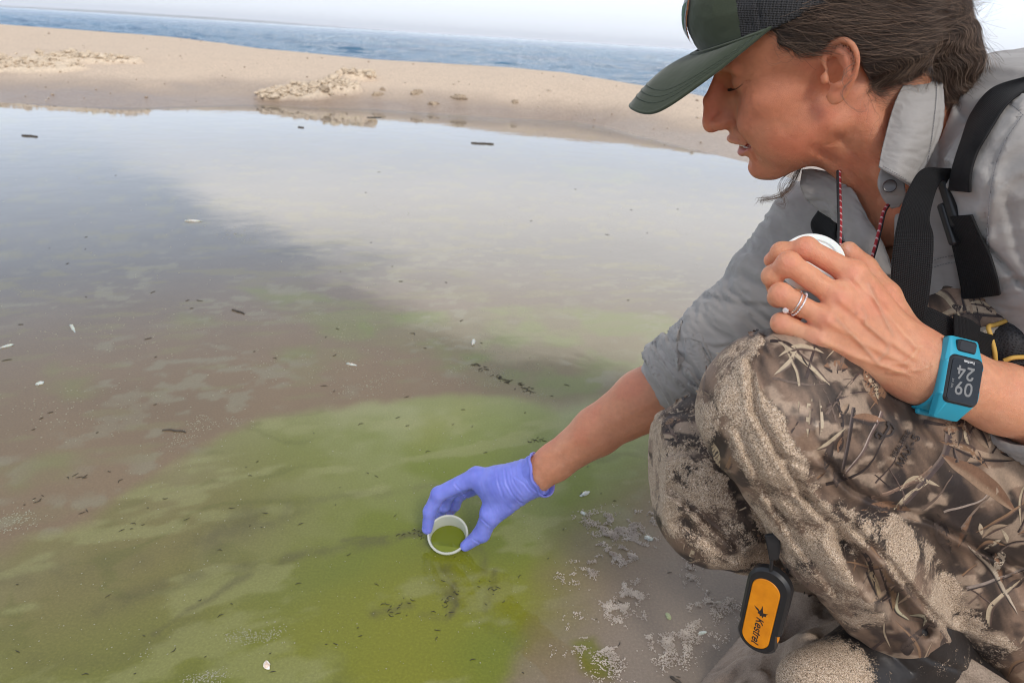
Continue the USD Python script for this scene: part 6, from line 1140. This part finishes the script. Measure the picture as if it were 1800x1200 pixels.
# a shell on the near algae
sh = G(475, 1166, .001); u, v_ = np.meshgrid(np.linspace(-1.2, 1.2, 25), np.linspace(0, 1, 14), indexing='ij'); R_ = .0085 * (1 + .03 * np.cos(u * 22)) * v_ ** .8
sv = np.stack([R_ * np.sin(u), R_ * np.cos(u), .0035 * np.sin(v_ * 3.1) * (1 - .4 * (u / 1.2) ** 2) + .0006 * np.cos(u * 22) * v_], -1).reshape(-1, 3); an = 2.2; sv[:, :2] = sv[:, :2] @ np.array([[math.cos(an), math.sin(an)], [-math.sin(an), math.cos(an)]])
tag(obj('shell', (sv + sh, gridfaces(25, 14)), mat('shell', {'geo': ('geometry', {}), 'n': ('noise_texture', {'scale': 240.0}), 'c': ('rgb_ramp', {'ramp': [(.4, (.78, .74, .68)), (.6, (.66, .48, .36))]}), 'p': ('principled_bsdf', {'roughness': .35})}, [('geo.position', 'n.vector'), ('n.fac', 'c.fac'), ('c.color', 'p.base_color')], 'p.BSDF')), 'small white and tan shell floating on the near green algae', 'shell')
# clods and pebbles on the sandbar
for i, (x_, y_, rd, lb) in enumerate([(733, 168, .085, 'sand clod with a flat top alone on the sandbar by the pool edge'), (806, 177, .085, 'brown sand clod right of the flat topped one on the sandbar'), (665, 170, .06, 'small sand clod just right of the large pale sand crust'), (672, 160, .045, 'smallest sand clod behind the one beside the pale crust'), (762, 185, .05, 'low sand clod at the water line between two bigger clods'), (905, 182, .05, 'lone sand clod farthest right on the sandbar'), (570, 158, .05, 'sand clod on the front edge of the middle pale crust')]):
    ray = FWD + RIGHT * (x_ - CX) / FPX + UP * (CY - y_) / FPX; ray /= np.linalg.norm(ray); tt_ = np.linspace(4, 14, 2000)[:, None]; qq = CAM + ray * tt_; gh = ground_h(qq[:, 0], qq[:, 1])[0]; hz = float(gh[np.argmax(gh > qq[:, 2])]) - rd * .1; lump('sand_clod', x_, y_, rd, lb, 'sand clod', sand_clod_mat, None, .62, i + 30, 1.15, hz)
cc = []
for c_, a_, b_ in CLUMPS:
    q = r.normal(0, .42, (320, 2)) * [a_, b_ * 1.5] + c_[:2]; cc.append(q)
q = np.vstack(cc); gh = ground_h(q[:, 0], q[:, 1]); k = gh[2] > .25; q, gh = q[k], gh[0][k]
sz = r.uniform(.008, .022, len(q)) * (.4 + 2.0 * r.random(len(q)) ** 4); tag(obj('sand_crust_crumbs', scatter_mesh(np.c_[q, gh + sz * .25], sz, .6, ico, .6), sand_crust_mat), 'pale crumbly lumps of dried sand crust on the sandbar', 'sand crumbs', kind='stuff')
w = np.c_[r.uniform(-100, 1250, 900), r.uniform(60, 280, 900)]; q = np.array([G(*a, .12)[:2] for a in w if True]); q = q[np.isfinite(q).all(1)]; hh_, ss_, _, _ = ground_h(q[:, 0], q[:, 1]); k = (ss_ > .1) & (np.hypot(*q.T) < 16) & (q[:, 1] > 0); q, hh_ = q[k], hh_[k]
tag(obj('beach_pebbles', scatter_mesh(np.c_[q, hh_ + .004], r.uniform(.005, .015, len(q)) * (.5 + r.random(len(q)) ** 3), .6, ico, .3), mat('pebble', {'geo': ('geometry', {}), 'n': ('noise_texture', {'scale': 6.0}), 'c': ('rgb_ramp', {'ramp': [(.3, (.24, .18, .13)), (.5, (.38, .30, .23)), (.7, (.58, .5, .4))]}), 'p': ('principled_bsdf', {'roughness': .8})}, [('geo.position', 'n.vector'), ('n.fac', 'c.fac'), ('c.color', 'p.base_color')], 'p.BSDF')), 'small pebbles and crumbs scattered over the sandbar', 'pebbles', kind='stuff')
# ---------------------------------------------------------------- the hazy air over the lake
hb = trimesh.creation.box(bounds=[[-16000, -1500, -6], [16000, 16000, 95]])
usdkit.material(stage, '/World/Looks/hazy_air', {'v': ('principled_volume', {'color': (.93, .95, 1.0), 'density': .00013, 'anisotropy': .3})}, [], volume='v.volume')
tag(obj('haze', (np.array(hb.vertices), np.array(hb.faces)), '/World/Looks/hazy_air', smooth=False), 'pale haze in the air over the lake', 'haze', kind='stuff')
